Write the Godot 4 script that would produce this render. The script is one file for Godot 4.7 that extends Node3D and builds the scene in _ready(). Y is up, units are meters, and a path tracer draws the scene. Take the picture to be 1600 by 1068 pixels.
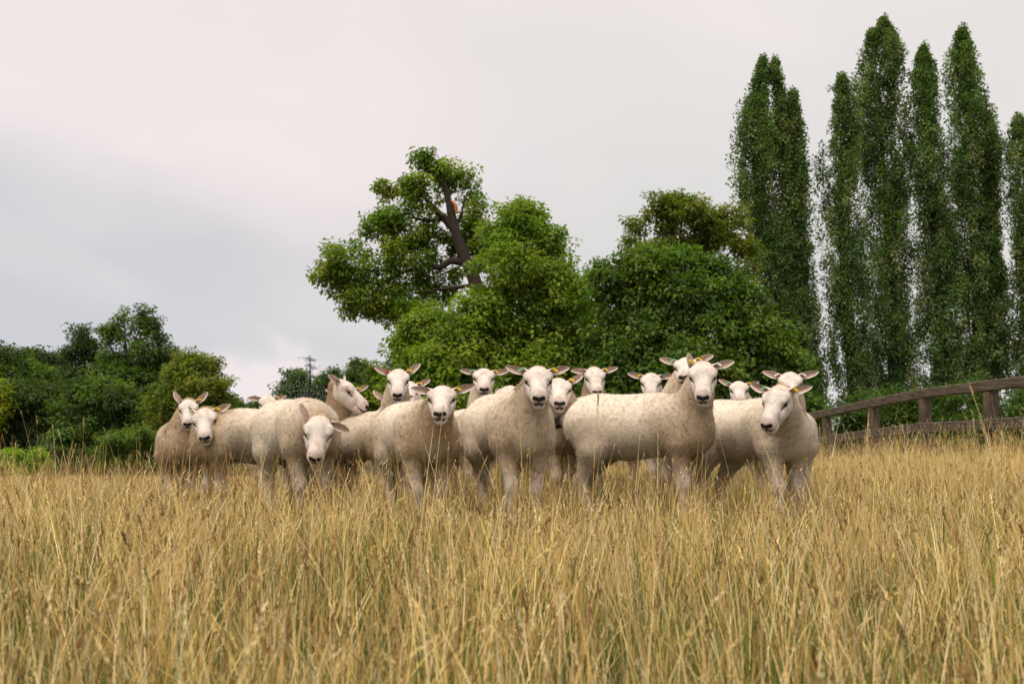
extends Node3D
# Metres, y up. The camera stands at x = 0, z = 0 and looks along -z; "depth" is the distance in front of it along the ground.

const FOCAL := 1556.0          # focal length of the survey sheet, in sheet units
const EYE := 0.62              # height of the camera
const TILT := 0.0885           # upward tilt of the camera, radians

var rng := RandomNumberGenerator.new()
var lumps := FastNoiseLite.new()
var fine := FastNoiseLite.new()
var names := {}
var mat := {}
var total := 0

# ------------------------------------------------------------------ helpers
func numbered(called: String) -> String:
	var n: int = names.get(called, 0)
	names[called] = n + 1
	return called if n == 0 else "%s_%03d" % [called, n]

func tag(o: Node, label: String, category: String, group := "", kind := "") -> void:
	o.set_meta("label", label)
	if category != "":
		o.set_meta("category", category)
	if group != "":
		o.set_meta("group", group)
	if kind != "":
		o.set_meta("kind", kind)

func base(called: String, where: Vector3, turn := 0.0) -> Node3D:
	var o := Node3D.new()
	o.name = numbered(called)
	add_child(o)
	o.position = where
	o.rotation.y = turn
	return o

func part(called: String, m: Mesh, material: Material, parent: Node) -> MeshInstance3D:
	var o := MeshInstance3D.new()
	o.name = called
	o.mesh = m
	o.material_override = material
	parent.add_child(o, true)
	return o

# the place seen at (px, py) of the survey sheet (1600 x 1068), so many metres in front
func at(px: float, py: float, depth: float) -> Vector3:
	var cx := (px - 800.0) / FOCAL
	var cy := (534.0 - py) / FOCAL
	var v := Vector3(cx, cy * cos(TILT) + sin(TILT), -cos(TILT) + cy * sin(TILT))
	return Vector3(0, EYE, 0) + v * (depth / -v.z)

func step(a: float, b: float, x: float) -> float:
	return smoothstep(a, b, x)

func terrain(x: float, z: float) -> float:
	var d := -z
	var right := smoothstep(2.0, 6.0, x)
	var start := lerpf(lerpf(9.8, 13.0, right), 5.0, smoothstep(0.5, -2.5, x))
	var e := clampf(d - start, 0.0, 42.0)
	var fall := lerpf(0.048, 0.042, right) * e * e / (e + 1.5)
	var bump := 0.11 * exp(-pow((d - 12.3) / 2.4, 2.0)) * smoothstep(3.0, 5.5, x)
	var wave := 0.018 * sin(x * 1.3 + z * 0.7) + 0.014 * sin(x * 0.6 - z * 1.9 + 1.0)
	return bump - fall + wave * clampf((70.0 - d) / 60.0, 0.0, 1.0)

func ground_at(x: float, z: float, sink := 0.0) -> Vector3:
	return Vector3(x, terrain(x, z) - sink, z)

func mesh_from(v: PackedVector3Array, n: PackedVector3Array, c: PackedColorArray, idx: PackedInt32Array, check := true) -> ArrayMesh:
	if check:                      # fronts run clockwise: turn the triangles that face against their normals
		for t in range(0, idx.size(), 3):
			var p := v[idx[t]]
			if (v[idx[t + 1]] - p).cross(v[idx[t + 2]] - p).dot(n[idx[t]] + n[idx[t + 1]] + n[idx[t + 2]]) > 0.0:
				var k := idx[t + 1]
				idx[t + 1] = idx[t + 2]
				idx[t + 2] = k
	var a := []
	a.resize(Mesh.ARRAY_MAX)
	a[Mesh.ARRAY_VERTEX] = v
	a[Mesh.ARRAY_NORMAL] = n
	if c.size():
		a[Mesh.ARRAY_COLOR] = c
	a[Mesh.ARRAY_INDEX] = idx
	var m := ArrayMesh.new()
	m.add_surface_from_arrays(Mesh.PRIMITIVE_TRIANGLES, a)
	return m

func copies(called: String, m: Mesh, material: Material, where: Array, tints: PackedColorArray, parent: Node) -> MultiMeshInstance3D:
	var mm := MultiMesh.new()
	mm.transform_format = MultiMesh.TRANSFORM_3D
	mm.use_colors = true
	mm.mesh = m
	mm.instance_count = where.size()
	var buf := PackedFloat32Array()
	buf.resize(where.size() * 16)
	for i in where.size():
		var t: Transform3D = where[i]
		var b := t.basis
		var c := tints[i]
		var k := i * 16
		buf[k] = b.x.x; buf[k + 1] = b.y.x; buf[k + 2] = b.z.x; buf[k + 3] = t.origin.x
		buf[k + 4] = b.x.y; buf[k + 5] = b.y.y; buf[k + 6] = b.z.y; buf[k + 7] = t.origin.y
		buf[k + 8] = b.x.z; buf[k + 9] = b.y.z; buf[k + 10] = b.z.z; buf[k + 11] = t.origin.z
		buf[k + 12] = c.r; buf[k + 13] = c.g; buf[k + 14] = c.b; buf[k + 15] = 1.0
	mm.buffer = buf
	total += where.size()
	var o := MultiMeshInstance3D.new()
	o.name = called
	o.multimesh = mm
	o.material_override = material
	o.set_meta("kind", "stuff")
	parent.add_child(o, true)
	return o

# a tapered tube through points, with a radius each, and a slightly irregular skin
func tube(points: Array, radii: Array, sides := 10, rough := 0.08) -> ArrayMesh:
	var v := PackedVector3Array()
	var n := PackedVector3Array()
	var idx := PackedInt32Array()
	# refine the path
	var curve := Curve3D.new()
	for i in points.size():
		var p: Vector3 = points[i]
		var before: Vector3 = points[maxi(i - 1, 0)]
		var after: Vector3 = points[mini(i + 1, points.size() - 1)]
		var t := (after - before) / 6.0
		curve.add_point(p, -t, t)
	var rings := (points.size() - 1) * 5 + 1
	var side := Vector3.ZERO
	for r in rings:
		var f := float(r) / 5.0
		var seg := mini(int(f), points.size() - 2)
		var u := f - seg
		var p := curve.sample(seg, u)
		var q := curve.sample(seg, minf(u + 0.05, 1.0)) - curve.sample(seg, maxf(u - 0.05, 0.0))
		var dir := q.normalized()
		if side == Vector3.ZERO:
			side = dir.cross(Vector3(0.31, 0.2, 0.93)).normalized()
		side = (side - dir * side.dot(dir)).normalized()
		var up := dir.cross(side)
		var rad: float = lerpf(radii[seg], radii[seg + 1], u)
		for s in sides:
			var ang := TAU * s / sides
			var o := side * cos(ang) + up * sin(ang)
			var w := 1.0 + rough * lumps.get_noise_3dv((p + o * rad * 2.0) * 60.0) * 2.0
			v.append(p + o * rad * w)
			n.append(o)
	for r in rings - 1:
		for s in sides:
			var a := r * sides + s
			var b := r * sides + (s + 1) % sides
			idx.append_array([a, b, a + sides, b, b + sides, a + sides])
	var top := v.size()
	v.append(curve.sample(points.size() - 2, 1.0))
	n.append((v[top] - curve.sample(points.size() - 2, 0.9)).normalized())
	for s in sides:
		idx.append_array([top, (rings - 1) * sides + s, (rings - 1) * sides + (s + 1) % sides])
	return mesh_from(v, n, PackedColorArray(), idx)

# a box with chamfered long edges and weathered, slightly uneven faces, from p to q
func beam(p: Vector3, q: Vector3, wide: float, tall: float, up_hint := Vector3.UP) -> ArrayMesh:
	var dir := (q - p).normalized()
	var side := dir.cross(up_hint).normalized()
	var up := side.cross(dir)
	var c := 0.012
	var sect := []
	var hw := wide / 2.0
	var ht := tall / 2.0
	for k in [[hw, ht - c], [hw - c, ht], [-hw + c, ht], [-hw, ht - c], [-hw, -ht + c], [-hw + c, -ht], [hw - c, -ht], [hw, -ht + c]]:
		sect.append(Vector2(k[0], k[1]))
	var st := SurfaceTool.new()
	st.begin(Mesh.PRIMITIVE_TRIANGLES)
	st.set_smooth_group(-1)
	var n := 9
	var rings := []
	for i in n:
		var f := float(i) / (n - 1)
		var ring := []
		for k in sect:
			var o: Vector3 = p.lerp(q, f) + side * k.x + up * k.y
			var w := lumps.get_noise_3dv(o * 90.0) * 0.006
			ring.append(o + (side * signf(k.x) + up * signf(k.y)) * w)
		rings.append(ring)
	for i in n - 1:
		for k in 8:
			var l := (k + 1) % 8
			for w in [rings[i][k], rings[i + 1][k], rings[i][l], rings[i][l], rings[i + 1][k], rings[i + 1][l]]:
				st.add_vertex(w)
	for e in [0, n - 1]:
		for k in range(1, 7):
			var tri := [rings[e][0], rings[e][k], rings[e][k + 1]]
			if e == 0:
				tri.reverse()
			for w in tri:
				st.add_vertex(w)
	st.generate_normals()
	return st.commit()

# ------------------------------------------------------------------ smooth bodies: tapered capsules joined by a smooth minimum, meshed as surface nets
class Field:
	var a := PackedVector3Array()
	var ba := PackedVector3Array()
	var inv := PackedVector3Array()
	var il := PackedFloat32Array()
	var ra := PackedFloat32Array()
	var dr := PackedFloat32Array()
	var kk := PackedFloat32Array()
	var ms := PackedFloat32Array()
	var cut := PackedByteArray()
	var V := PackedVector3Array()
	var N := PackedVector3Array()
	var I := PackedInt32Array()

	func add(p0: Vector3, p1: Vector3, r0: float, r1: float, k: float, scale := Vector3.ONE, away := false) -> void:
		var q := (p1 - p0) / scale
		a.append(p0)
		ba.append(q)
		inv.append(Vector3.ONE / scale)
		il.append(1.0 / maxf(q.length_squared(), 1e-9))
		ra.append(r0)
		dr.append(r1 - r0)
		kk.append(k)
		ms.append(minf(scale.x, minf(scale.y, scale.z)))
		cut.append(1 if away else 0)

	func both(p0: Vector3, p1: Vector3, r0: float, r1: float, k: float, scale := Vector3.ONE, away := false) -> void:
		add(p0, p1, r0, r1, k, scale, away)
		add(p0 * Vector3(-1, 1, 1), p1 * Vector3(-1, 1, 1), r0, r1, k, scale, away)

	func one(p: Vector3, i: int) -> float:
		var q := (p - a[i]) * inv[i]
		var t := clampf(q.dot(ba[i]) * il[i], 0.0, 1.0)
		return ((q - ba[i] * t).length() - ra[i] - dr[i] * t) * ms[i]

	func value(p: Vector3, list: PackedInt32Array) -> float:
		var d := 1000.0
		for i in list:
			var q := (p - a[i]) * inv[i]
			var t := clampf(q.dot(ba[i]) * il[i], 0.0, 1.0)
			var e := ((q - ba[i] * t).length() - ra[i] - dr[i] * t) * ms[i]
			var k := kk[i]
			if cut[i] == 0:
				var h := maxf(k - absf(d - e), 0.0) / k
				d = minf(d, e) - h * h * k * 0.25
			else:
				var h := maxf(k - absf(d + e), 0.0) / k
				d = maxf(d, -e) + h * h * k * 0.25
		return d

	func build(h: float, lo: Vector3, hi: Vector3) -> void:
		var nb := Vector3i(((hi - lo) / (h * 4.0)).ceil())
		var nx := nb.x * 4 + 1
		var ny := nb.y * 4 + 1
		var nz := nb.z * 4 + 1
		var val := PackedFloat32Array()
		val.resize(nx * ny * nz)
		val.fill(999.0)
		var cell := PackedInt32Array()
		cell.resize(nx * ny * nz)
		cell.fill(-1)
		var all := PackedInt32Array(range(a.size()))
		var diag := h * 4.0 * 0.8661
		var blocks: Array[Vector3i] = []
		for bz in nb.z:
			for by in nb.y:
				for bx in nb.x:
					var c := lo + (Vector3(bx, by, bz) + Vector3(0.5, 0.5, 0.5)) * (h * 4.0)
					if absf(value(c, all)) > diag + h * 1.5:
						continue
					blocks.append(Vector3i(bx, by, bz))
					var near := PackedInt32Array()
					for i in a.size():
						if one(c, i) < kk[i] + 2.0 * diag + 0.02:
							near.append(i)
					for z in range(bz * 4, bz * 4 + 5):
						for y in range(by * 4, by * 4 + 5):
							var row := (z * ny + y) * nx
							for x in range(bx * 4, bx * 4 + 5):
								if val[row + x] == 999.0:
									val[row + x] = value(lo + Vector3(x, y, z) * h, near)
		var sx := 1
		var sy := nx
		var sz := nx * ny
		var offs := PackedInt32Array([0, sx, sy, sx + sy, sz, sx + sz, sy + sz, sx + sy + sz])
		var ea := PackedInt32Array([0, 2, 4, 6, 0, 1, 4, 5, 0, 1, 2, 3])
		var eb := PackedInt32Array([1, 3, 5, 7, 2, 3, 6, 7, 4, 5, 6, 7])
		var cp: Array[Vector3] = []
		for k in 8:
			cp.append(Vector3(k & 1, (k >> 1) & 1, (k >> 2) & 1))
		var where: Array[Vector3i] = []
		for b in blocks:
			for z in range(b.z * 4, b.z * 4 + 4):
				for y in range(b.y * 4, b.y * 4 + 4):
					for x in range(b.x * 4, b.x * 4 + 4):
						var at0 := (z * ny + y) * nx + x
						var mask := 0
						for k in 8:
							if val[at0 + offs[k]] < 0.0:
								mask |= 1 << k
						if mask == 0 or mask == 255:
							continue
						var s := Vector3.ZERO
						var m := 0
						for e in 12:
							var va := val[at0 + offs[ea[e]]]
							var vb := val[at0 + offs[eb[e]]]
							if (va < 0.0) != (vb < 0.0):
								s += cp[ea[e]].lerp(cp[eb[e]], va / (va - vb))
								m += 1
						cell[at0] = V.size()
						V.append(lo + (Vector3(x, y, z) + s / m) * h)
						where.append(Vector3i(x, y, z))
		N.resize(V.size())
		N.fill(Vector3.ZERO)
		for w in where:
			var at0 := (w.z * ny + w.y) * nx + w.x
			var inside := val[at0] < 0.0
			for axis in 3:
				var s1 := sx if axis == 0 else sy if axis == 1 else sz
				if (val[at0 + s1] < 0.0) == inside:
					continue
				var s2 := sy if axis == 0 else sz if axis == 1 else sx
				var s3 := sz if axis == 0 else sx if axis == 1 else sy
				if at0 - s2 - s3 < 0:
					continue
				var q0 := cell[at0]
				var q1 := cell[at0 - s2]
				var q2 := cell[at0 - s2 - s3]
				var q3 := cell[at0 - s3]
				if q1 < 0 or q2 < 0 or q3 < 0:
					continue
				if not inside:
					var sw := q1
					q1 = q3
					q3 = sw
				# outward by the right hand is q0 q1 q2 q3; Godot wants clockwise fronts
				I.append(q0); I.append(q2); I.append(q1)
				I.append(q0); I.append(q3); I.append(q2)
				var f := (V[q2] - V[q0]).cross(V[q3] - V[q1])
				N[q0] += f
				N[q1] += f
				N[q2] += f
				N[q3] += f
		for i in N.size():
			N[i] = N[i].normalized()

# ------------------------------------------------------------------ sheep
var head_v: PackedVector3Array
var head_n: PackedVector3Array
var head_i: PackedInt32Array
var wool_tuft: ArrayMesh
var eye_mesh: ArrayMesh
var head_c: PackedColorArray
var eye_spot := Vector3.ZERO
var jobs: Array[Dictionary] = []

func seg_dist(p: Vector3, a: Vector3, b: Vector3) -> float:
	var t := clampf((p - a).dot(b - a) / (b - a).length_squared(), 0.0, 1.0)
	return (p - a.lerp(b, t)).length()

func make_head() -> void:
	var f := Field.new()
	f.add(Vector3(0, -0.008, 0.045), Vector3(0, -0.004, 0.080), 0.072, 0.070, 0.03, Vector3(1.06, 0.92, 1.0))     # cranium
	f.add(Vector3(0, 0.012, 0.046), Vector3(0, 0.018, 0.062), 0.045, 0.045, 0.035, Vector3(1.15, 1, 1))         # poll
	f.add(Vector3(0, 0.000, 0.095), Vector3(0, -0.014, 0.236), 0.060, 0.041, 0.03, Vector3(1.0, 0.95, 1))     # nose bridge
	f.add(Vector3(0, -0.066, 0.068), Vector3(0, -0.072, 0.212), 0.052, 0.033, 0.03)                            # jaw
	f.both(Vector3(0.034, -0.050, 0.070), Vector3(0.024, -0.052, 0.165), 0.042, 0.033, 0.03)                   # cheeks
	f.add(Vector3(0, -0.022, 0.242), Vector3(0, -0.028, 0.254), 0.040, 0.039, 0.022, Vector3(1.12, 0.9, 0.9))    # muzzle
	f.both(Vector3(0.024, -0.038, 0.242), Vector3(0.020, -0.040, 0.264), 0.025, 0.022, 0.016)                   # upper lip
	f.add(Vector3(0, -0.076, 0.222), Vector3(0, -0.078, 0.258), 0.030, 0.024, 0.010, Vector3(1.3, 0.95, 1))     # chin and lower lip
	f.both(Vector3(0.061, 0.026, 0.086), Vector3(0.056, 0.024, 0.116), 0.028, 0.020, 0.020)                    # brows
	f.both(Vector3(0.058, -0.022, 0.112), Vector3(0.045, -0.042, 0.150), 0.018, 0.012, 0.03)                    # cheekbone below the eye
	var all := PackedInt32Array(range(f.a.size()))
	# the eye sits where the side of the brow turns into the cheek
	var q := Vector3(0.150, 0.012, 0.152)
	var to := (Vector3(0.0, 0.006, 0.092) - q).normalized()
	for k in 40:
		q += to * maxf(f.value(q, all), 0.0)
	eye_spot = q + to * 0.0065
	var e := eye_spot
	f.both(e - to * 0.006, e - to * 0.012, 0.0125, 0.0135, 0.006, Vector3(1, 0.8, 1.1), true)                   # eye sockets
	f.both(e + Vector3(0.002, -0.008, 0.014), e + Vector3(-0.022, -0.018, 0.036), 0.0055, 0.0035, 0.010, Vector3.ONE, true)  # tear grooves
	f.both(Vector3(0.011, -0.023, 0.294), Vector3(0.026, -0.018, 0.284), 0.0070, 0.0065, 0.007, Vector3.ONE, true)  # nostrils
	f.add(Vector3(0, -0.032, 0.296), Vector3(0, -0.050, 0.292), 0.004, 0.003, 0.008, Vector3.ONE, true)        # cleft of the lip
	f.both(Vector3(0.000, -0.0560, 0.290), Vector3(0.036, -0.060, 0.258), 0.0060, 0.0050, 0.008, Vector3.ONE, true)  # mouth
	f.both(Vector3(0.036, -0.060, 0.258), Vector3(0.048, -0.056, 0.205), 0.0050, 0.003, 0.008, Vector3.ONE, true)
	f.build(0.0038, Vector3(-0.12, -0.145, -0.06), Vector3(0.12, 0.11, 0.32))
	head_v = f.V
	head_n = f.N
	head_i = f.I
	head_c.resize(head_v.size())
	for i in head_v.size():
		var p := head_v[i]
		p.x = absf(p.x)
		var c := Color(0.68, 0.61, 0.545)
		c = blend(c, Color(0.54, 0.43, 0.31), smoothstep(0.12, 0.03, p.z) * 0.40)                              # warmer crown and cheeks
		c = blend(c, Color(0.60, 0.46, 0.40), smoothstep(0.20, 0.26, p.z) * 0.35)                              # bare pink muzzle
		# dark lids and the tear line below the inner corner
		var lid := Vector3(0, (p.y - e.y) * 1.35, p.z - e.z - 0.002).length()
		c = blend(c, Color(0.055, 0.042, 0.036), smoothstep(0.0185, 0.0115, lid) * smoothstep(0.02, 0.05, p.x) * 0.92)
		c = blend(c, Color(0.12, 0.085, 0.07), smoothstep(0.0085, 0.0035, seg_dist(p, e + Vector3(0.0, -0.006, 0.010), e + Vector3(-0.022, -0.017, 0.035))) * 0.85)
		# black nose leather round the nostrils, the cleft, the lips
		var nose := seg_dist(p, Vector3(0.0, -0.021, 0.291), Vector3(0.027, -0.018, 0.282))
		c = blend(c, Color(0.24, 0.21, 0.205), smoothstep(0.021, 0.014, nose) * 0.55)
		c = blend(c, Color(0.060, 0.052, 0.052), smoothstep(0.0135, 0.0100, nose) * 0.96)
		c = blend(c, Color(0.022, 0.019, 0.019), smoothstep(0.0125, 0.0090, seg_dist(p, Vector3(0.013, -0.022, 0.290), Vector3(0.027, -0.018, 0.281))) * 0.96)
		c = blend(c, Color(0.055, 0.048, 0.048), smoothstep(0.0080, 0.004, seg_dist(p, Vector3(0, -0.026, 0.290), Vector3(0, -0.054, 0.291))) * 0.9)
		c = blend(c, Color(0.17, 0.145, 0.145), smoothstep(0.020, 0.010, seg_dist(p, Vector3(0, -0.048, 0.290), Vector3(0.022, -0.053, 0.276))) * 0.6)
		var lip := minf(seg_dist(p, Vector3(0.0, -0.0560, 0.290), Vector3(0.036, -0.060, 0.258)), seg_dist(p, Vector3(0.036, -0.060, 0.258), Vector3(0.045, -0.057, 0.225)) + 0.002)
		c = blend(c, Color(0.035, 0.028, 0.027), smoothstep(0.0100, 0.0065, lip) * 0.93)
		head_c[i] = c

func blend(a: Color, b: Color, t: float) -> Color:
	return a.lerp(b, clampf(t, 0.0, 1.0))

# the face: the breed's markings plus each sheep's own mottling
func face_color(p: Vector3, c: Color, seed_at: Vector3, pale: float) -> Color:
	var m := fine.get_noise_3dv(p * 900.0 + seed_at) * 0.5 + lumps.get_noise_3dv(p * 260.0 + seed_at) * 0.8
	return blend(c, c * Color(0.60, 0.50, 0.42), clampf(m * 0.9 + 0.14, 0.0, 0.65) * pale)

# an ear: a curled leaf with a pink, hollow front and a woolly back. dir: along the ear; open: where the hollow faces
func add_ear(V: PackedVector3Array, N: PackedVector3Array, C: PackedColorArray, I: PackedInt32Array, root: Vector3, dir: Vector3, open: Vector3, length: float, curl: float, seed_at: Vector3, dark := 1.0) -> void:
	dir = dir.normalized()
	var front := (open - dir * open.dot(dir)).normalized()
	var side := dir.cross(front)
	var rows := 15
	var cols := 11
	for sheet in 2:
		var start := V.size()
		for i in rows:
			var u := float(i) / (rows - 1)
			# a narrow rolled base that opens into a leaf with a rounded tip
			var w := lerpf(0.0165, 0.0255, smoothstep(0.06, 0.50, u)) * pow(maxf(1.0 - pow(u, 2.7), 0.0), 0.62) * length / 0.13
			w = maxf(w, 0.0015)
			var bend := lerpf(4.4, curl, smoothstep(0.04, 0.42, u))
			var spine := root + dir * (u * length) + front * (0.012 * sin(u * PI)) - Vector3(0, 0.012 * u * u, 0)
			for j in cols:
				var s := float(j) / (cols - 1) * 2.0 - 1.0
				var ang := s * bend * 0.5
				var rr := w / maxf(sin(minf(bend * 0.5, PI / 2.0)), 0.3)
				var thick := 0.0055 * (1.0 - pow(absf(s), 3.0)) * (1.0 - u * 0.6) + 0.001
				var o := side * sin(ang) * rr - front * (cos(ang) - cos(bend * 0.5)) * rr
				var nn := (side * sin(ang) - front * cos(ang))
				if sheet == 0:
					V.append(spine + o + nn * thick)
					N.append(nn)
					var c := Color(0.62, 0.54, 0.47)
					C.append(blend(c, Color(0.42, 0.33, 0.26), fine.get_noise_3dv((spine + o) * 700.0 + seed_at) * 0.6 + 0.1))
				else:
					V.append(spine + o)
					N.append(-nn)
					var pink := Color(0.55, 0.385, 0.315) * dark
					var rim := step(0.45, 0.85, absf(s)) + step(0.78, 0.96, u)
					C.append(blend(blend(pink, Color(0.32, 0.215, 0.175) * dark, fine.get_noise_3dv((spine + o) * 500.0 + seed_at) + 0.35 * (1.0 - u)), Color(0.68, 0.60, 0.53), rim))
		for i in rows - 1:
			for j in cols - 1:
				var a := start + i * cols + j
				for q in [[a, a + 1, a + cols], [a + 1, a + cols + 1, a + cols]]:
					if (V[q[1]] - V[q[0]]).cross(V[q[2]] - V[q[0]]).dot(N[q[0]] + N[q[1]] + N[q[2]]) > 0.0:
						q.reverse()
					I.append_array(q)

func make_eye() -> ArrayMesh:
	var s := SphereMesh.new()
	s.radius = 0.0125
	s.height = 0.025
	s.radial_segments = 20
	s.rings = 12
	var st := SurfaceTool.new()
	st.create_from(s, 0)
	return st.commit()

func make_wool_tuft() -> ArrayMesh:
	# short fibres along +y whose broad side looks along +z, away from the body
	var v := PackedVector3Array()
	var n := PackedVector3Array()
	var c := PackedColorArray()
	var idx := PackedInt32Array()
	for k in 10:
		var o := Vector3(rng.randf_range(-0.011, 0.011), rng.randf_range(-0.009, 0.009), rng.randf_range(-0.001, 0.0015))
		var tip := Vector3(rng.randf_range(-0.003, 0.003), rng.randf_range(0.0035, 0.006), rng.randf_range(0.0, 0.001)) + o
		var s := Vector3(1, 0, rng.randf_range(-0.7, 0.7)).normalized() * 0.0008
		var t := v.size()
		var mid := o.lerp(tip, 0.55) + Vector3(rng.randf_range(-0.001, 0.001), 0, 0.0006)
		var tone := rng.randf_range(0.94, 1.10)
		var nn := s.cross(tip - o).normalized()
		if nn.z < 0.0:
			nn = -nn
		for p in [o - s, o + s, mid + s * 0.7, mid - s * 0.7, tip]:
			v.append(p)
			n.append(nn)
			c.append(Color(tone, tone, tone))
		idx.append_array([t, t + 1, t + 2, t, t + 2, t + 3, t + 3, t + 2, t + 4])
	return mesh_from(v, n, c, idx)

# one sheep. o: the pose and look
func sheep(label: String, o: Dictionary) -> void:
	var d: float = o.d
	var yaw: float = deg_to_rad(o.yaw)
	var foot := at(o.x, 700.0, d)
	var root := base("sheep", ground_at(foot.x, -d, 0.015), yaw)
	tag(root, label, "sheep", "flock of sheep standing in the dry grass")
	var grow: float = o.get("size", 1.0)
	root.scale = Vector3.ONE * grow
	var seed_at := Vector3(o.x * 3.7, d * 91.0, 13.0)
	# the head: where the point between its eyes is, and which way it looks
	var hd: float = o.get("hd", d - 0.50 * cos(yaw))
	var eyes := at(o.hx, o.hy, hd)
	var hb := Basis(Vector3.UP, deg_to_rad(o.get("hyaw", 0.0)))
	var look := hb * Basis(Vector3.FORWARD, deg_to_rad(-o.get("roll", 0.0)))
	var full := look * Basis(Vector3.RIGHT, deg_to_rad(o.get("pitch", 42.0)))
	var into := root.transform.affine_inverse()
	var turn := Basis(Vector3.UP, -yaw)
	var hs: float = o.get("head", 1.0)
	var shape := Basis.from_scale(Vector3(rng.randf_range(0.93, 1.05), rng.randf_range(0.96, 1.05), rng.randf_range(0.96, 1.06)) * hs)
	var head := Transform3D(turn * full * shape, into * eyes)
	head.origin = into * eyes - head.basis * Vector3(0, 0.014, 0.112)
	# ---- body
	var f := Field.new()
	var fat: float = o.get("fat", 0.95)
	var sway := rng.randf_range(-0.02, 0.02)
	f.add(Vector3(0, 0.640, -0.30), Vector3(0, 0.642, 0.18), 0.176 * fat, 0.168 * fat, 0.08, Vector3(1.06, 1, 1))     # barrel
	f.add(Vector3(0, 0.588, -0.12), Vector3(0, 0.610, 0.08), 0.182 * fat, 0.165 * fat, 0.07, Vector3(1.02, 0.94, 1))   # belly
	f.add(Vector3(0, 0.640, -0.38), Vector3(0, 0.650, -0.36), 0.160, 0.160, 0.10, Vector3(1.08, 1, 1))                  # rump
	f.add(Vector3(0, 0.620, 0.25), Vector3(0, 0.605, 0.315), 0.145, 0.122, 0.10, Vector3(0.98, 1.05, 1))                   # chest
	f.add(Vector3(0, 0.550, 0.26), Vector3(0, 0.560, 0.33), 0.075, 0.068, 0.07)                                       # brisket
	f.add(Vector3(0, 0.700, 0.05), Vector3(0, 0.725, 0.22), 0.108, 0.085, 0.07)                                       # withers
	f.add(Vector3(0, 0.790, -0.36), Vector3(0, 0.800, 0.10), 0.030, 0.030, 0.05)                                      # spine
	f.both(Vector3(0.085, 0.755, -0.36), Vector3(0.070, 0.760, -0.30), 0.045, 0.045, 0.06)                             # hips
	f.both(Vector3(0.070, 0.755, 0.16), Vector3(0.115, 0.640, 0.27), 0.045, 0.050, 0.04)                                # shoulder blades
	var legs: Array = o.get("legs", [0.03, -0.03, 0.04, -0.04])
	for s in [-1.0, 1.0]:
		var k := 0 if s < 0 else 1
		var sw: float = legs[k] + rng.randf_range(-0.015, 0.015)
		var sx: float = s * (0.082 + rng.randf_range(-0.012, 0.016))
		# fore leg
		f.add(Vector3(s * 0.105, 0.675, 0.17), Vector3(s * 0.122, 0.540, 0.26), 0.094, 0.072, 0.055)
		f.add(Vector3(s * 0.112, 0.520, 0.245), Vector3(sx, 0.285, 0.255 + sw * 0.6), 0.066, 0.036, 0.045)
		f.add(Vector3(sx, 0.285, 0.258 + sw * 0.6), Vector3(sx, 0.265, 0.260 + sw * 0.6), 0.040, 0.037, 0.03)
		f.add(Vector3(sx, 0.265, 0.255 + sw * 0.6), Vector3(sx, 0.095, 0.245 + sw), 0.031, 0.026, 0.03)
		f.add(Vector3(sx, 0.095, 0.248 + sw), Vector3(sx, 0.085, 0.252 + sw), 0.033, 0.033, 0.02)
		f.add(Vector3(sx, 0.080, 0.255 + sw), Vector3(sx, 0.025, 0.285 + sw), 0.028, 0.036, 0.02)
		# hind leg
		var hw: float = legs[k + 2] + rng.randf_range(-0.015, 0.015)
		var hx: float = s * (0.110 + rng.randf_range(-0.015, 0.015))
		f.add(Vector3(s * 0.100, 0.635, -0.36), Vector3(s * 0.130, 0.500, -0.31), 0.142, 0.098, 0.07)
		f.add(Vector3(s * 0.130, 0.490, -0.32), Vector3(hx, 0.285, -0.430 + hw * 0.7), 0.084, 0.039, 0.05)
		f.add(Vector3(hx, 0.290, -0.435 + hw * 0.7), Vector3(hx, 0.100, -0.405 + hw), 0.040, 0.029, 0.03)
		f.add(Vector3(hx, 0.100, -0.402 + hw), Vector3(hx, 0.090, -0.400 + hw), 0.034, 0.034, 0.02)
		f.add(Vector3(hx, 0.085, -0.398 + hw), Vector3(hx, 0.025, -0.370 + hw), 0.028, 0.037, 0.02)
	# docked tail
	var tail_out: float = o.get("tail", 0.0)
	f.add(Vector3(0, 0.69, -0.52), Vector3(0, 0.61 + tail_out * 0.03, -0.575 - tail_out * 0.095), 0.040, 0.030 + tail_out * 0.006, 0.04)
	# neck: from the shoulders to the back of the skull, a little bowed
	var nape := head * Vector3(0, -0.012, 0.010)
	var throat := head * Vector3(0, -0.075, 0.060)
	var n0 := Vector3(0, 0.665, 0.255)
	var mid := n0.lerp(nape, 0.5) + Vector3(0, 0.0, 0.015)
	f.add(n0, mid, 0.108, 0.082, 0.075, Vector3(0.96, 1, 1))
	f.add(mid, nape, 0.086, 0.066, 0.045)
	f.add(Vector3(0, 0.575, 0.30), mid.lerp(throat, 0.4), 0.100, 0.070, 0.08, Vector3(0.94, 1, 1))
	f.add(mid.lerp(throat, 0.4), throat, 0.070, 0.048, 0.035)
	var hi := Vector3(0.30, 0.92, 0.56)
	var lo := Vector3(-0.30, -0.01, -0.72)
	for p in [nape, throat]:
		lo = lo.min(p - Vector3.ONE * 0.14)
		hi = hi.max(p + Vector3.ONE * 0.14)
	jobs.append({"f": f, "lo": lo, "hi": hi, "o": o, "head": head, "nape": nape, "root": root, "look": look, "turn": turn, "seed_at": seed_at, "rng_seed": rng.randi()})

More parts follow.
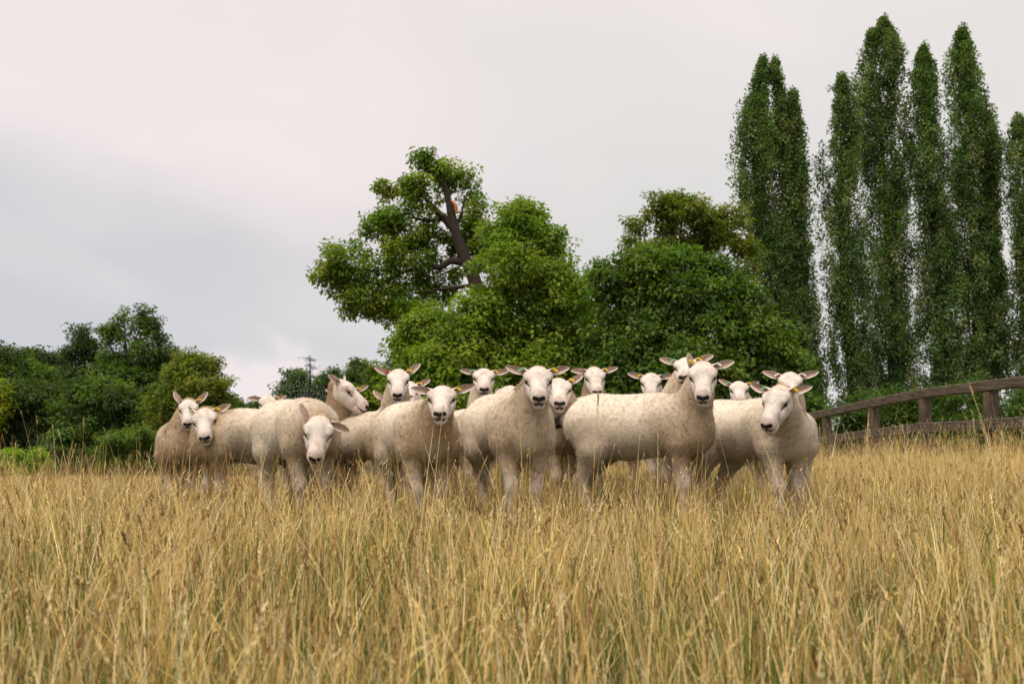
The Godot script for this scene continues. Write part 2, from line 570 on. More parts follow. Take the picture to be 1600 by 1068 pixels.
# the skin of one sheep, its colours and its wool (runs beside the others)
func grow_skin(job_number: int) -> void:
	var j: Dictionary = jobs[job_number]
	var f: Field = j.f
	var o: Dictionary = j.o
	var head: Transform3D = j.head
	var nape: Vector3 = j.nape
	var look: Basis = j.look
	var turn: Basis = j.turn
	var seed_at: Vector3 = j.seed_at
	var r := RandomNumberGenerator.new()
	r.seed = j.rng_seed
	f.build(o.get("cell", 0.015), j.lo, j.hi)
	var V := f.V
	var N := f.N
	var I := f.I
	var C := PackedColorArray()
	C.resize(V.size())
	var tan_share: float = o.get("tan", 1.0)
	var tail_out: float = o.get("tail", 0.0)
	var neck_from := Vector3(0, 0.66, 0.26)
	var neck_line := (nape - neck_from)
	for i in V.size():
		C[i] = wool_color(V[i], seed_at, tan_share, tail_out, neck_from, neck_line, o.get("bib", 0.0))
	# wool fibres standing on the body, in the same colours
	var fleece_at := []
	var fleece_c := PackedColorArray()
	var want: int = o.get("wool", 12000)
	var top := V.size()
	var unhead := head.affine_inverse()
	for k in want:
		var i := r.randi() % top
		var p := V[i]
		if p.y < 0.36 or (unhead * p).z > 0.03 and (unhead * p).length() < 0.22 or tail_out > 0.0 and p.z < -0.56:
			continue
		var nn := N[i]
		var lean := (nn * 0.30 + (Vector3(0, -0.6, -0.5) + Vector3(r.randf_range(-0.5, 0.5), r.randf_range(-0.5, 0.5), r.randf_range(-0.5, 0.5))).slide(nn) * 0.9).normalized()
		var xx := lean.cross(nn + Vector3(r.randf_range(-0.2, 0.2), r.randf_range(-0.2, 0.2), r.randf_range(-0.2, 0.2))).normalized()
		var sc := r.randf_range(0.7, 1.25)
		fleece_at.append(Transform3D(Basis(xx * sc, lean * sc, xx.cross(lean) * sc), p + Vector3(r.randf_range(-0.006, 0.006), r.randf_range(-0.006, 0.006), r.randf_range(-0.006, 0.006)).slide(nn) - nn * 0.001))
		fleece_c.append(wool_color(p, seed_at, tan_share, 0.0, neck_from, neck_line, o.get("bib", 0.0)).lerp(C[i], 0.5) * r.randf_range(0.84, 1.16))
	# head and ears join the same skin
	var pale: float = o.get("face", 1.0)
	var start := V.size()
	for i in head_v.size():
		V.append(head * head_v[i])
		N.append((head.basis * head_n[i]).normalized())
		C.append(face_color(head_v[i], head_c[i], seed_at, pale))
	for i in head_i.size():
		I.append(head_i[i] + start)
	var ears: Array = o.get("ears", [[12, 0], [12, 0]])
	j.spots = []
	for k in 2:
		var s := -1.0 if k == 0 else 1.0
		var up := deg_to_rad(ears[k][0] + 7.0 + r.randf_range(-6, 6))
		var back := deg_to_rad(ears[k][1] + r.randf_range(-6, 6))
		var dir := look * Vector3(s * cos(up) * cos(back), sin(up), -cos(up) * sin(back))
		var open := look * Vector3(s * sin(back) * 0.9, -0.18, 1.0)
		if ears[k].size() > 2:
			open = look * Vector3(s * sin(ears[k][2]), -0.1, cos(ears[k][2]))
		dir = turn * dir
		open = turn * open
		var where := head * Vector3(s * 0.064, 0.022, 0.034)
		var length: float = ears[k][3] if ears[k].size() > 3 else 0.134
		add_ear(V, N, C, I, where, dir, open, length * r.randf_range(0.94, 1.08), r.randf_range(1.6, 2.3), seed_at, o.get("eardark", 1.0))
		var front := (open - dir * open.dot(dir)).normalized()
		var y := (dir.cross(front) * s * 0.8 + dir * 0.5).normalized()
		j.spots.append(Transform3D(Basis(y.cross(front), y, front), where + dir * 0.046 + front * 0.014 - y * 0.004))
	j.skin = [V, N, C, I]
	j.wool_at = fleece_at
	j.wool_c = fleece_c

func finish_sheep(j: Dictionary) -> void:
	part("body", mesh_from(j.skin[0], j.skin[1], j.skin[2], j.skin[3], false), mat.fleece, j.root)
	var tags: Array = j.o.get("tags", ["", ""])
	for k in 2:
		if tags[k] != "":
			part("ear_tag", ear_tag_mesh(), mat[tags[k]], j.root).transform = j.spots[k]
	for s in [-1.0, 1.0]:
		var e := part("eye", eye_mesh, mat.eye, j.root)
		e.transform = Transform3D(j.head.basis, j.head * (eye_spot * Vector3(s, 1, 1)))
	if j.wool_at.size():
		copies("wool", wool_tuft, mat.wool, j.wool_at, j.wool_c, j.root)

# shorn fleece: cream along the back, stained tan on neck, breast and lower flanks
func wool_color(p: Vector3, seed_at: Vector3, tan_share: float, tail_out: float, neck_from: Vector3, neck_line: Vector3, bib: float) -> Color:
	var m := lumps.get_noise_3dv(p * 55.0 + seed_at)
	var m2 := fine.get_noise_3dv(p * 420.0 + seed_at)
	var fore := smoothstep(0.02, 0.34, p.z + m * 0.10)
	var low := smoothstep(0.78, 0.50, p.y + m * 0.12)
	var along := clampf((p - neck_from).dot(neck_line) / maxf(neck_line.length_squared(), 0.001), 0.0, 1.2)
	var w := clampf(0.06 + fore * 0.46 + low * 0.36 + along * 0.34, 0.0, 1.0) * tan_share
	w = clampf(w + m * 0.22 + m2 * 0.26, 0.0, 0.96)
	var c := blend(Color(0.725, 0.645, 0.525), Color(0.345, 0.240, 0.140), w)
	c = blend(c, Color(0.20, 0.14, 0.09), clampf(m2 * 1.3 - 0.13, 0.0, 0.42) * w)
	if bib > 0.0:             # pale breast
		c = blend(c, Color(0.62, 0.54, 0.40), smoothstep(0.13, 0.05, Vector2(p.x, p.y - 0.47).length()) * smoothstep(0.25, 0.34, p.z) * bib)
	# bare, whiter lower legs and dark hooves
	c = blend(c, blend(Color(0.55, 0.47, 0.40), Color(0.30, 0.23, 0.18), m2 * 0.9 + 0.15), smoothstep(0.42, 0.33, p.y))
	c = blend(c, Color(0.05, 0.045, 0.04), smoothstep(0.062, 0.045, p.y))
	if tail_out > 0.0:
		c = blend(c, Color(0.028, 0.022, 0.018), smoothstep(-0.565, -0.60, p.z))
	return c

var tag_shape: ArrayMesh
func ear_tag_mesh() -> ArrayMesh:
	if tag_shape:
		return tag_shape
	var st := SurfaceTool.new()
	st.begin(Mesh.PRIMITIVE_TRIANGLES)
	var b := BoxMesh.new()
	b.size = Vector3(0.012, 0.023, 0.003)
	st.append_from(b, 0, Transform3D(Basis(), Vector3(0, -0.013, 0)))
	var c := CylinderMesh.new()
	c.top_radius = 0.006
	c.bottom_radius = 0.008
	c.height = 0.008
	c.radial_segments = 14
	st.append_from(c, 0, Transform3D(Basis(Vector3.RIGHT, PI / 2), Vector3(0, 0.004, 0.003)))
	tag_shape = st.commit()
	return tag_shape

# ------------------------------------------------------------------ trees
var leaf_sets := {}

# a spray of leaves about 0.5 m across: folded, pointed leaves on no visible twig
func leaf_clump(n: int, size: float, spread: Vector3, wide := 0.62) -> ArrayMesh:
	var v := PackedVector3Array()
	var nn := PackedVector3Array()
	var c := PackedColorArray()
	var idx := PackedInt32Array()
	for k in n:
		var p := Vector3(rng.randfn(), rng.randfn(), rng.randfn()) * 0.5 * spread
		var dir := (p.normalized() + Vector3(rng.randf_range(-1, 1), rng.randf_range(-1.1, 0.5), rng.randf_range(-1, 1))).normalized()
		var side := dir.cross(Vector3(rng.randf_range(-0.6, 0.6), 1.0, rng.randf_range(-0.6, 0.6))).normalized()
		var up := side.cross(dir)
		var l := size * rng.randf_range(0.7, 1.3)
		var w := l * wide * 0.5
		var t := v.size()
		var tone := rng.randf_range(0.75, 1.25)
		var col := Color(tone * rng.randf_range(0.92, 1.1), tone, tone * rng.randf_range(0.85, 1.05))
		for q in [p, p + dir * l * 0.45 + side * w + up * w * 0.35, p + dir * l - up * l * 0.12, p + dir * l * 0.45 - side * w + up * w * 0.35]:
			v.append(q)
			nn.append(up)
			c.append(col)
		idx.append_array([t, t + 1, t + 2, t, t + 2, t + 3])
	return mesh_from(v, nn, c, idx)

func tint(c: Color, spread: float) -> Color:
	var b := rng.randf_range(1.0 - spread, 1.0 + spread)
	b *= 1.15
	return Color(c.r * b * rng.randf_range(0.9, 1.12), c.g * b, c.b * b * rng.randf_range(0.85, 1.1))

# scatter sprays over a set of lobes ([x, y, rx, ry] on the survey sheet, optional depth offset), as one crown part
func crown(root: Node3D, d: float, lobes: Array, opt: Dictionary) -> void:
	var unit := d / FOCAL
	var per: float = opt.get("per", 3.0)           # clumps per square metre of lobe skin
	var size: float = opt.get("size", 1.0)
	var gap: float = opt.get("gap", -0.35)
	var colors: Array = opt.colors
	var list := []
	var tints := PackedColorArray()
	var list2 := []
	var tints2 := PackedColorArray()
	var inv := root.transform.affine_inverse()
	for l in lobes:
		var rx: float = l[2] * unit
		var ry: float = l[3] * unit
		var rz: float = (rx * 0.75 + ry * 0.25) * float(opt.get("deep", 1.0))
		var dz: float = (l[4] if l.size() > 4 else rng.randf_range(-0.5, 0.5) * rx)
		var c := at(l[0], l[1], d + dz)
		var area := 4.0 * PI * pow((pow(rx * ry, 1.6) + pow(rx * rz, 1.6) + pow(ry * rz, 1.6)) / 3.0, 1.0 / 1.6)
		var sprays := int(maxf(area * per / 6.0, 4.0))
		for s in sprays:
			var u := Vector3(rng.randfn(), rng.randfn(), rng.randfn()).normalized()
			if u.z < -0.45 and rng.randf() < 0.5:
				u.z = -u.z
			var q := u * pow(rng.randf_range(0.12, 1.0), 0.38)
			var where := c + Vector3(q.x * rx, q.y * ry, q.z * rz)
			if lumps.get_noise_3dv(where * (14.0 / size)) < gap:
				continue
			var sr := minf(0.46 * size, 0.55 * minf(rx, ry)) * rng.randf_range(0.7, 1.3)
			var pick: Color = colors[rng.randi() % colors.size()]
			var shade := tint(pick, 0.16)
			for k in 6:
				var off := Vector3(rng.randfn(), rng.randfn() * 0.65, rng.randfn()) * sr * 0.62
				var b := Basis.from_euler(Vector3(rng.randf_range(-0.5, 0.5), rng.randf() * TAU, rng.randf_range(-0.5, 0.5))).scaled(Vector3.ONE * size * rng.randf_range(0.75, 1.2))
				var t := Transform3D(b, inv * (where + off))
				if rng.randf() < 0.5:
					list.append(t)
					tints.append(tint(shade, 0.10))
				else:
					list2.append(t)
					tints2.append(tint(shade, 0.10))
	var kind: String = opt.get("leaf", "broad")
	var o := copies("crown", leaf_sets[kind][0], mat.leaf, list, tints, root)
	copies("crown", leaf_sets[kind][1], mat.leaf, list2, tints2, root)

func tree(called: String, label: String, category: String, group: String, px: float, d: float, lobes: Array, opt: Dictionary) -> Node3D:
	var p := at(px, 690.0, d)
	var root := base(called, ground_at(p.x, -d, 0.1))
	tag(root, label, category, group)
	crown(root, d, lobes, opt)
	var inv := root.transform.affine_inverse()
	# trunk and the limbs that carry the lobes
	var top := Vector3.ZERO
	var best := 1e9
	for l in lobes:
		if l[1] < best:
			best = l[1]
			top = inv * at(l[0], l[1], d)
	var h: float = top.y
	var r: float = opt.get("trunk", clampf(h * 0.022, 0.05, 0.4))
	if opt.get("bare", false):
		return root
	var lean := top * Vector3(1, 0, 1)
	part("trunk", tube([Vector3(0, -0.3, 0), Vector3(0, h * 0.25, 0) + lean * 0.1, Vector3(0, h * 0.55, 0) + lean * 0.45, Vector3(0, h * 0.92, 0) + lean * 0.9], [r * 1.3, r, r * 0.6, r * 0.12]), mat.bark, root)
	for l in lobes:
		var c := inv * at(l[0], l[1], d)
		if l[2] * d / FOCAL < 0.45 or rng.randf() > 0.7:
			continue
		var f := clampf(c.y / maxf(h, 0.1) * 0.7, 0.12, 0.75)
		var from := Vector3(0, h * f, 0) + lean * clampf((f - 0.2) * 1.2, 0.0, 0.9)
		part("limb", tube([from, from.lerp(c, 0.5) + Vector3(0, -0.15, 0), c], [r * 0.38 * (1.1 - f), r * 0.22, r * 0.06], 6), mat.bark, root)
	return root

# a Lombardy poplar: profile rows [y, left, right] on the survey sheet, plus leaders [x, y] that stand above
func poplar(label: String, d: float, columns: Array, leaders: Array, density := 1.0) -> void:
	var rows: Array = columns[0]
	var mid: float = (rows[-1][1] + rows[-1][2]) / 2.0
	var p := at(mid, 690.0, d)
	var root := base("poplar_tree", ground_at(p.x, -d, 0.1))
	tag(root, label, "poplar tree", "tall poplars in a row on the right")
	var inv := root.transform.affine_inverse()
	var unit := d / FOCAL
	var list := []
	var tints := PackedColorArray()
	var list2 := []
	var tints2 := PackedColorArray()
	var spine := []
	var radii := []
	var colors := [Color(0.104, 0.160, 0.058), Color(0.125, 0.186, 0.070), Color(0.086, 0.133, 0.052), Color(0.185, 0.232, 0.110)]
	for i in range(rows.size() - 1, -1, -1):
		var c := inv * at((rows[i][1] + rows[i][2]) / 2.0, rows[i][0], d)
		spine.append(c)
		radii.append(lerpf(0.34, 0.03, clampf(c.y / 21.0, 0.0, 1.0)))
	var profile := func(y: float, col: Array) -> Vector2:
		var i := 0
		while i < col.size() - 2 and col[i + 1][0] < y:
			i += 1
		var f := clampf((y - col[i][0]) / (col[i + 1][0] - col[i][0]), 0.0, 1.0)
		var a := lerpf(col[i][1], col[i + 1][1], f)
		var b := lerpf(col[i][2], col[i + 1][2], f)
		var rag := 1.0 + (0.45 + 0.6 * smoothstep(0.0, 60.0, y - col[0][0])) * lumps.get_noise_2d(y * 11.0, col[0][1] * 3.0)      # uneven outline
		rag *= 0.35 + 0.65 * smoothstep(-5.0, 60.0, y - col[0][0])
		return Vector2((a + b) / 2.0 - (b - a) / 2.0 * rag, (a + b) / 2.0 + (b - a) / 2.0 * rag)
	for col in columns:
		# upright side shoots, each a narrow plume of leaves that starts near the trunk and climbs to the outline
		var top_y: float = col[0][0]
		var y := top_y + 4.0
		while y < 715.0:
			var w: Vector2 = profile.call(y, col)
			var rad := (w.y - w.x) * 0.5 * unit
			var count := int(round((0.7 + rad * 1.45) * density))
			for k in count:
				var ang := rng.randf() * TAU
				if sin(ang) < -0.4 and rng.randf() < 0.5:
					ang = -ang
				var rr := rad * sqrt(rng.randf_range(0.08, 0.98))
				var tall := minf(rng.randf_range(1.1, 2.6), (y - top_y) * unit * 0.9 + 0.25)
				var fat := rng.randf_range(0.16, 0.36) * clampf((y - top_y) / 110.0, 0.25, 1.0)
				var reach := rng.randf_range(0.70, 1.20)
				var foot := at((w.x + w.y) / 2.0, y, d) + Vector3(cos(ang) * rr * 0.82, 0, sin(ang) * rr * 0.82)
				var shade := tint(colors[rng.randi() % 4], 0.30)
				var n := int(tall * 7.5)
				for j in n:
					var f := (j + rng.randf()) / n
					var up_y := y - f * tall / unit
					var w2: Vector2 = profile.call(maxf(up_y, top_y), col)
					var rad2 := (w2.y - w2.x) * 0.5 * unit
					var out := minf(rr * lerpf(0.82, 1.04, f), rad2) * lerpf(1.0, reach, f)
					var wide := fat * sqrt(maxf(1.0 - f, 0.0)) + 0.04
					var where := Vector3(0, foot.y + f * tall, 0) + Vector3(at((w2.x + w2.y) / 2.0, up_y, d).x, 0, -d) + Vector3(cos(ang) * out, 0, sin(ang) * out) + Vector3(rng.randfn(), rng.randfn() * 0.6, rng.randfn()) * wide * 0.6
					var b := Basis.from_euler(Vector3(rng.randf_range(-0.4, 0.4), rng.randf() * TAU, rng.randf_range(-0.4, 0.4))).scaled(Vector3(0.64, 0.76, 0.64) * rng.randf_range(0.75, 1.2))
					if rng.randf() < 0.5:
						list.append(Transform3D(b, inv * where))
						tints.append(tint(shade, 0.1))
					else:
						list2.append(Transform3D(b, inv * where))
						tints2.append(tint(shade, 0.1))
			y += 7.0
	for l in leaders:
		for k in 60:
			var f := rng.randf()
			var c := at(l[0] + rng.randfn() * (1.5 + 4.5 * f), l[1] + 6.0 + f * l[2], d + rng.randfn() * 0.2)
			var t := Transform3D(Basis.from_euler(Vector3(0, rng.randf() * TAU, 0)).scaled(Vector3.ONE * 0.55), inv * c)
			list.append(t)
			tints.append(tint(colors[rng.randi() % 4], 0.2))
	copies("crown", leaf_sets.poplar[0], mat.leaf, list, tints, root)
	copies("crown", leaf_sets.poplar[1], mat.leaf, list2, tints2, root)
	spine.push_front(Vector3(0, -0.3, 0))
	radii.push_front(0.38)
	part("trunk", tube(spine, radii, 8), mat.bark, root)
	# steep side branches close to the trunk
	for k in 16:
		var f := rng.randf_range(0.04, 0.5)
		var at_i := f * (spine.size() - 1)
		var s0: Vector3 = spine[int(at_i)]
		var s1: Vector3 = spine[mini(int(at_i) + 1, spine.size() - 1)]
		var from := s0.lerp(s1, at_i - int(at_i))
		var ang := rng.randf() * TAU
		var out := Vector3(cos(ang), 0, sin(ang)) * rng.randf_range(0.5, 0.95)
		part("branch", tube([from, from + out * 0.6 + Vector3(0, 1.1, 0), from + out + Vector3(0, 3.2, 0)], [0.07, 0.045, 0.012], 6), mat.bark, root)

# ------------------------------------------------------------------ grass
const STRAW := [Color(0.71, 0.53, 0.22), Color(0.78, 0.63, 0.33), Color(0.60, 0.405, 0.135), Color(0.80, 0.67, 0.40), Color(0.45, 0.29, 0.105), Color(0.66, 0.50, 0.185)]
const GREEN := [Color(0.14, 0.18, 0.034), Color(0.095, 0.145, 0.028), Color(0.24, 0.25, 0.065), Color(0.18, 0.20, 0.045)]

class Blades:
	var v := PackedVector3Array()
	var n := PackedVector3Array()
	var c := PackedColorArray()
	var idx := PackedInt32Array()

	# a bent, narrowing blade; out: horizontal direction it leans to; returns its tip
	func blade(p: Vector3, out: Vector3, length: float, lean: float, droop: float, width: float, col: Color, face: float, segs := 4) -> Vector3:
		var side := Vector3(cos(face), 0, sin(face))
		var nn := side.cross(Vector3(0, 1, 0) + out * lean).normalized()
		var q := p
		var ang := lean
		var t := v.size()
		for i in segs + 1:
			var f := float(i) / segs
			var w := width * (1.0 - 0.55 * f) * 0.5 if i < segs else width * 0.10
			v.append(q - side * w)
			v.append(q + side * w)
			n.append(nn)
			n.append(nn)
			c.append(col)
			c.append(col)
			ang = lean + droop * f * f
			q += (out * sin(ang) + Vector3(0, cos(ang), 0)) * (length / segs)
		for i in segs:
			var k := t + i * 2
			idx.append_array([k, k + 1, k + 2, k + 1, k + 3, k + 2])
		return v[v.size() - 1]

	# a seed head: a slim spindle of husks round the stem's end
	func ear(p: Vector3, dir: Vector3, length: float, radius: float, col: Color, r: RandomNumberGenerator) -> void:
		var x := dir.cross(Vector3(0.3, 0.1, 0.9)).normalized()
		var y := dir.cross(x)
		for k in 9:
			var f := (k + r.randf()) / 9.0
			var ang := r.randf() * TAU
			var o := (x * cos(ang) + y * sin(ang))
			var w := radius * (sin(PI * (f * 0.85 + 0.1)) * 0.7 + 0.3)
			var a := p + dir * f * length
			var tip := a + dir * length * 0.20 + o * w * 1.3
			var s := dir.cross(o) * w * 0.8
			var t := v.size()
			for q in [a - o * w * 0.2, a + s + o * w * 0.7 + dir * length * 0.06, tip, a - s + o * w * 0.7 + dir * length * 0.06]:
				v.append(q)
				n.append(o)
				c.append(col * (0.85 + 0.3 * r.randf()))
			idx.append_array([t, t + 1, t + 2, t, t + 2, t + 3])

func dry_tuft(n: int, spread: float) -> ArrayMesh:
	var b := Blades.new()
	for k in n:
		var ang := rng.randf() * TAU
		var p := Vector3(cos(ang), 0, sin(ang)) * spread * sqrt(rng.randf())
		var oa := rng.randf() * TAU
		var col: Color = STRAW[rng.randi() % 6] * rng.randf_range(0.8, 1.2)
		if rng.randf() < 0.16:
			col = GREEN[rng.randi() % 4]
		var l := rng.randf_range(0.12, 0.31)
		var lean := absf(rng.randfn()) * (0.30 if rng.randf() < 0.55 else 0.75)
		b.blade(p - Vector3(0, 0.01, 0), Vector3(cos(oa), 0, sin(oa)), l, lean, rng.randf_range(0.0, 0.8), rng.randf_range(0.0024, 0.0056), col, rng.randf() * TAU)
	return mesh_from(b.v, b.n, b.c, b.idx)

func green_tuft(n: int, spread: float) -> ArrayMesh:
	var b := Blades.new()
	for k in n:
		var ang := rng.randf() * TAU
		var p := Vector3(cos(ang), 0, sin(ang)) * spread * sqrt(rng.randf())
		var oa := rng.randf() * TAU
		var col: Color = GREEN[rng.randi() % 4] * rng.randf_range(0.8, 1.15)
		if rng.randf() < 0.12:
			col = STRAW[rng.randi() % 6] * 0.8
		b.blade(p - Vector3(0, 0.01, 0), Vector3(cos(oa), 0, sin(oa)), rng.randf_range(0.08, 0.21), absf(rng.randfn()) * 0.5, rng.randf_range(0.2, 1.4), rng.randf_range(0.002, 0.0045), col, rng.randf() * TAU, 3)
	return mesh_from(b.v, b.n, b.c, b.idx)

func stem_tuft(n: int, spread: float, tall: float) -> ArrayMesh:
	var b := Blades.new()
	for k in n:
		var ang := rng.randf() * TAU
		var p := Vector3(cos(ang), 0, sin(ang)) * spread * sqrt(rng.randf())
		var oa := rng.randf() * TAU
		var out := Vector3(cos(oa), 0, sin(oa))
		var col: Color = STRAW[rng.randi() % 6] * rng.randf_range(0.9, 1.1)
		var lean := absf(rng.randfn()) * (0.20 if rng.randf() < 0.7 else 0.55)
		var droop := rng.randf_range(0.0, 0.7)
		var l := tall * rng.randf_range(0.7, 1.15)
		var tip := b.blade(p, out, l, lean, droop, rng.randf_range(0.0022, 0.0036), col, rng.randf() * TAU, 5)
		var dir := (out * sin(lean + droop) + Vector3(0, cos(lean + droop), 0)).normalized()
		if rng.randf() < 0.62:
			var seed_col := col * 0.85 if rng.randf() < 0.75 else Color(0.24, 0.13, 0.055)
			b.ear(tip - dir * 0.004, dir, rng.randf_range(0.025, 0.06), rng.randf_range(0.0022, 0.0042), seed_col, rng)
	return mesh_from(b.v, b.n, b.c, b.idx)

func sow(root: Node3D, called: String, variants: Array, density: float, near: float, far: float, extra: float, low: float, high: float, tone: float, avoid := 0.0, from_x := -99.0) -> void:
	var sets := []
	var cols := []
	for m in variants:
		sets.append([])
		cols.append(PackedColorArray())
	var strip := 0.5
	var d := near
	while d < far:
		var half := 0.56 * (d + strip) + extra
		var count := int(density * strip * half * 2.0)
		for k in count:
			var x := rng.randf_range(-half, half)
			var dd := d + rng.randf() * strip
			if x < from_x:
				continue
			var patch := lumps.get_noise_2d(x * 24.0, dd * 24.0)
			if patch < avoid and avoid != 0.0 and rng.randf() < 0.75:
				continue
			var s := rng.randf_range(low, high) * (1.0 + patch * 0.35)
			# trodden shorter where the flock stands
			s *= 1.0 - 0.03 * smoothstep(4.3, 5.2, dd) * smoothstep(9.5, 8.0, dd) * smoothstep(3.2, 2.2, absf(x + 0.1))
			var lean := Vector3(rng.randfn() * 0.12, 1.0, rng.randfn() * 0.12).normalized()
			var xx := lean.cross(Vector3(0, 0, 1)).normalized()
			var b := Basis(xx, lean, xx.cross(lean)) * Basis(Vector3.UP, rng.randf() * TAU)
			var pick := rng.randi() % variants.size()
			sets[pick].append(Transform3D(b.scaled(Vector3(s, s, s)), ground_at(x, -dd)))
			var t := tone * rng.randf_range(0.85, 1.15) * (1.0 + patch * 0.2)
			cols[pick].append(Color(t * rng.randf_range(0.95, 1.06), t, t * rng.randf_range(0.85, 1.1)))
		d += strip
	for i in variants.size():
		copies(called, variants[i], mat.grass, sets[i], cols[i], root)

func grass_stalk(label: String, px: float, py_tip: float, d: float, lean_px: float, ear_len: float, ear_r: float, col: Color) -> void:
	var tip := at(px, py_tip, d)
	var foot := at(px + lean_px, 700.0, d)
	var g := ground_at(foot.x, -d)
	var o := base("grass_stalk", g)
	tag(o, label, "grass stalk", "tall single grass stalks")
	var t := tip - g
	var bow := Vector3(t.x * 0.18, t.y * 0.5, 0.01)
	part("stem", tube([Vector3.ZERO, bow, t * 0.999], [0.0024, 0.0019, 0.0013], 6, 0.0), mat.straw, o)
	var b := Blades.new()
	var dir := (t - bow).normalized()
	for k in 4:
		b.ear(t - dir * 0.01, dir, ear_len, ear_r, col, rng)
	part("seed_head", mesh_from(b.v, b.n, b.c, b.idx), mat.grass, o)

# ------------------------------------------------------------------ surfaces
func noise_texture(freq: float, ramp: Array, octaves := 5, size := 512, sd := 1) -> NoiseTexture2D:
	var f := FastNoiseLite.new()
	f.noise_type = FastNoiseLite.TYPE_SIMPLEX_SMOOTH
	f.frequency = freq
	f.fractal_octaves = octaves
	f.seed = sd
	var t := NoiseTexture2D.new()
	t.width = size
	t.height = size
	t.seamless = true
	t.noise = f
	if ramp.size():
		var g := Gradient.new()
		g.offsets = PackedFloat32Array([0.0, 0.5, 1.0])
		g.colors = PackedColorArray(ramp)
		t.color_ramp = g
	return t

func make_materials() -> void:
	var plain := func(c: Color, rough: float) -> StandardMaterial3D:
		var m := StandardMaterial3D.new()
		m.albedo_color = c.linear_to_srgb()
		m.roughness = rough
		return m
	for k in ["grass", "leaf", "fleece", "wool"]:
		var m: StandardMaterial3D = plain.call(Color.WHITE, 0.75)
		m.vertex_color_use_as_albedo = true
		m.cull_mode = BaseMaterial3D.CULL_DISABLED
		mat[k] = m
	mat.grass.backlight_enabled = true
	mat.grass.backlight = Color(0.36, 0.36, 0.36)
	mat.grass.roughness = 0.7
	mat.grass.metallic_specular = 0.25
	mat.leaf.backlight_enabled = true
	mat.leaf.backlight = Color(0.85, 0.95, 0.45)
	mat.leaf.roughness = 0.7
	mat.leaf.metallic_specular = 0.22
	mat.fleece.roughness = 0.95
	mat.fleece.metallic_specular = 0.2
	mat.fleece.heightmap_enabled = true
	mat.fleece.heightmap_texture = noise_texture(0.05, [], 4, 512, 4)
	mat.fleece.heightmap_scale = 0.5
	mat.fleece.uv1_triplanar = true
	mat.fleece.uv1_scale = Vector3(4, 4, 4)
	mat.wool.roughness = 1.0
	mat.wool.metallic_specular = 0.1
	mat.wool.backlight_enabled = true
	mat.wool.backlight = Color(0.7, 0.7, 0.7)
	mat.eye = plain.call(Color(0.018, 0.013, 0.010), 0.08)
	mat.yellow = plain.call(Color(0.80, 0.55, 0.015), 0.4)
	mat.mint = plain.call(Color(0.22, 0.52, 0.30), 0.4)
	mat.teal = plain.call(Color(0.03, 0.28, 0.26), 0.4)
	mat.white_tag = plain.call(Color(0.75, 0.74, 0.72), 0.4)
	mat.red = plain.call(Color(0.55, 0.06, 0.05), 0.45)
	mat.straw = plain.call(Color(0.55, 0.38, 0.16), 0.7)
	mat.wire = plain.call(Color(0.28, 0.28, 0.27), 0.45)
	mat.wire.metallic = 0.7
	mat.fly = plain.call(Color(0.5, 0.5, 0.5), 0.4)
	mat.bark = plain.call(Color.WHITE, 0.95)
	mat.bark.albedo_texture = noise_texture(0.02, [Color(0.10, 0.075, 0.055), Color(0.20, 0.155, 0.12), Color(0.30, 0.25, 0.20)], 5, 512, 7)
	mat.bark.uv1_triplanar = true
	mat.bark.uv1_scale = Vector3(1.4, 0.35, 1.4)
	mat.bark.heightmap_enabled = true
	mat.bark.heightmap_texture = mat.bark.albedo_texture
	mat.bark.heightmap_scale = 5.0
	mat.wound = plain.call(Color(0.42, 0.15, 0.05), 0.9)
	mat.timber = plain.call(Color.WHITE, 0.9)
	mat.timber.albedo_texture = noise_texture(0.02, [Color(0.165, 0.14, 0.105), Color(0.30, 0.257, 0.198), Color(0.49, 0.435, 0.355)], 6, 512, 9)
	mat.timber.uv1_triplanar = true
	mat.timber.uv1_scale = Vector3(3.0, 3.0, 0.25)
	mat.timber.heightmap_enabled = true
	mat.timber.heightmap_texture = mat.timber.albedo_texture
	mat.timber.heightmap_scale = 0.8
	mat.post = mat.timber.duplicate()
	mat.post.uv1_scale = Vector3(3.0, 0.3, 3.0)
	mat.ground = plain.call(Color.WHITE, 1.0)
	mat.ground.albedo_texture = noise_texture(0.03, [Color(0.15, 0.145, 0.065), Color(0.25, 0.235, 0.11), Color(0.40, 0.35, 0.18)], 6, 1024, 11)
	mat.ground.uv1_triplanar = true
	mat.ground.uv1_world_triplanar = true
	mat.ground.uv1_scale = Vector3(0.6, 0.6, 0.6)

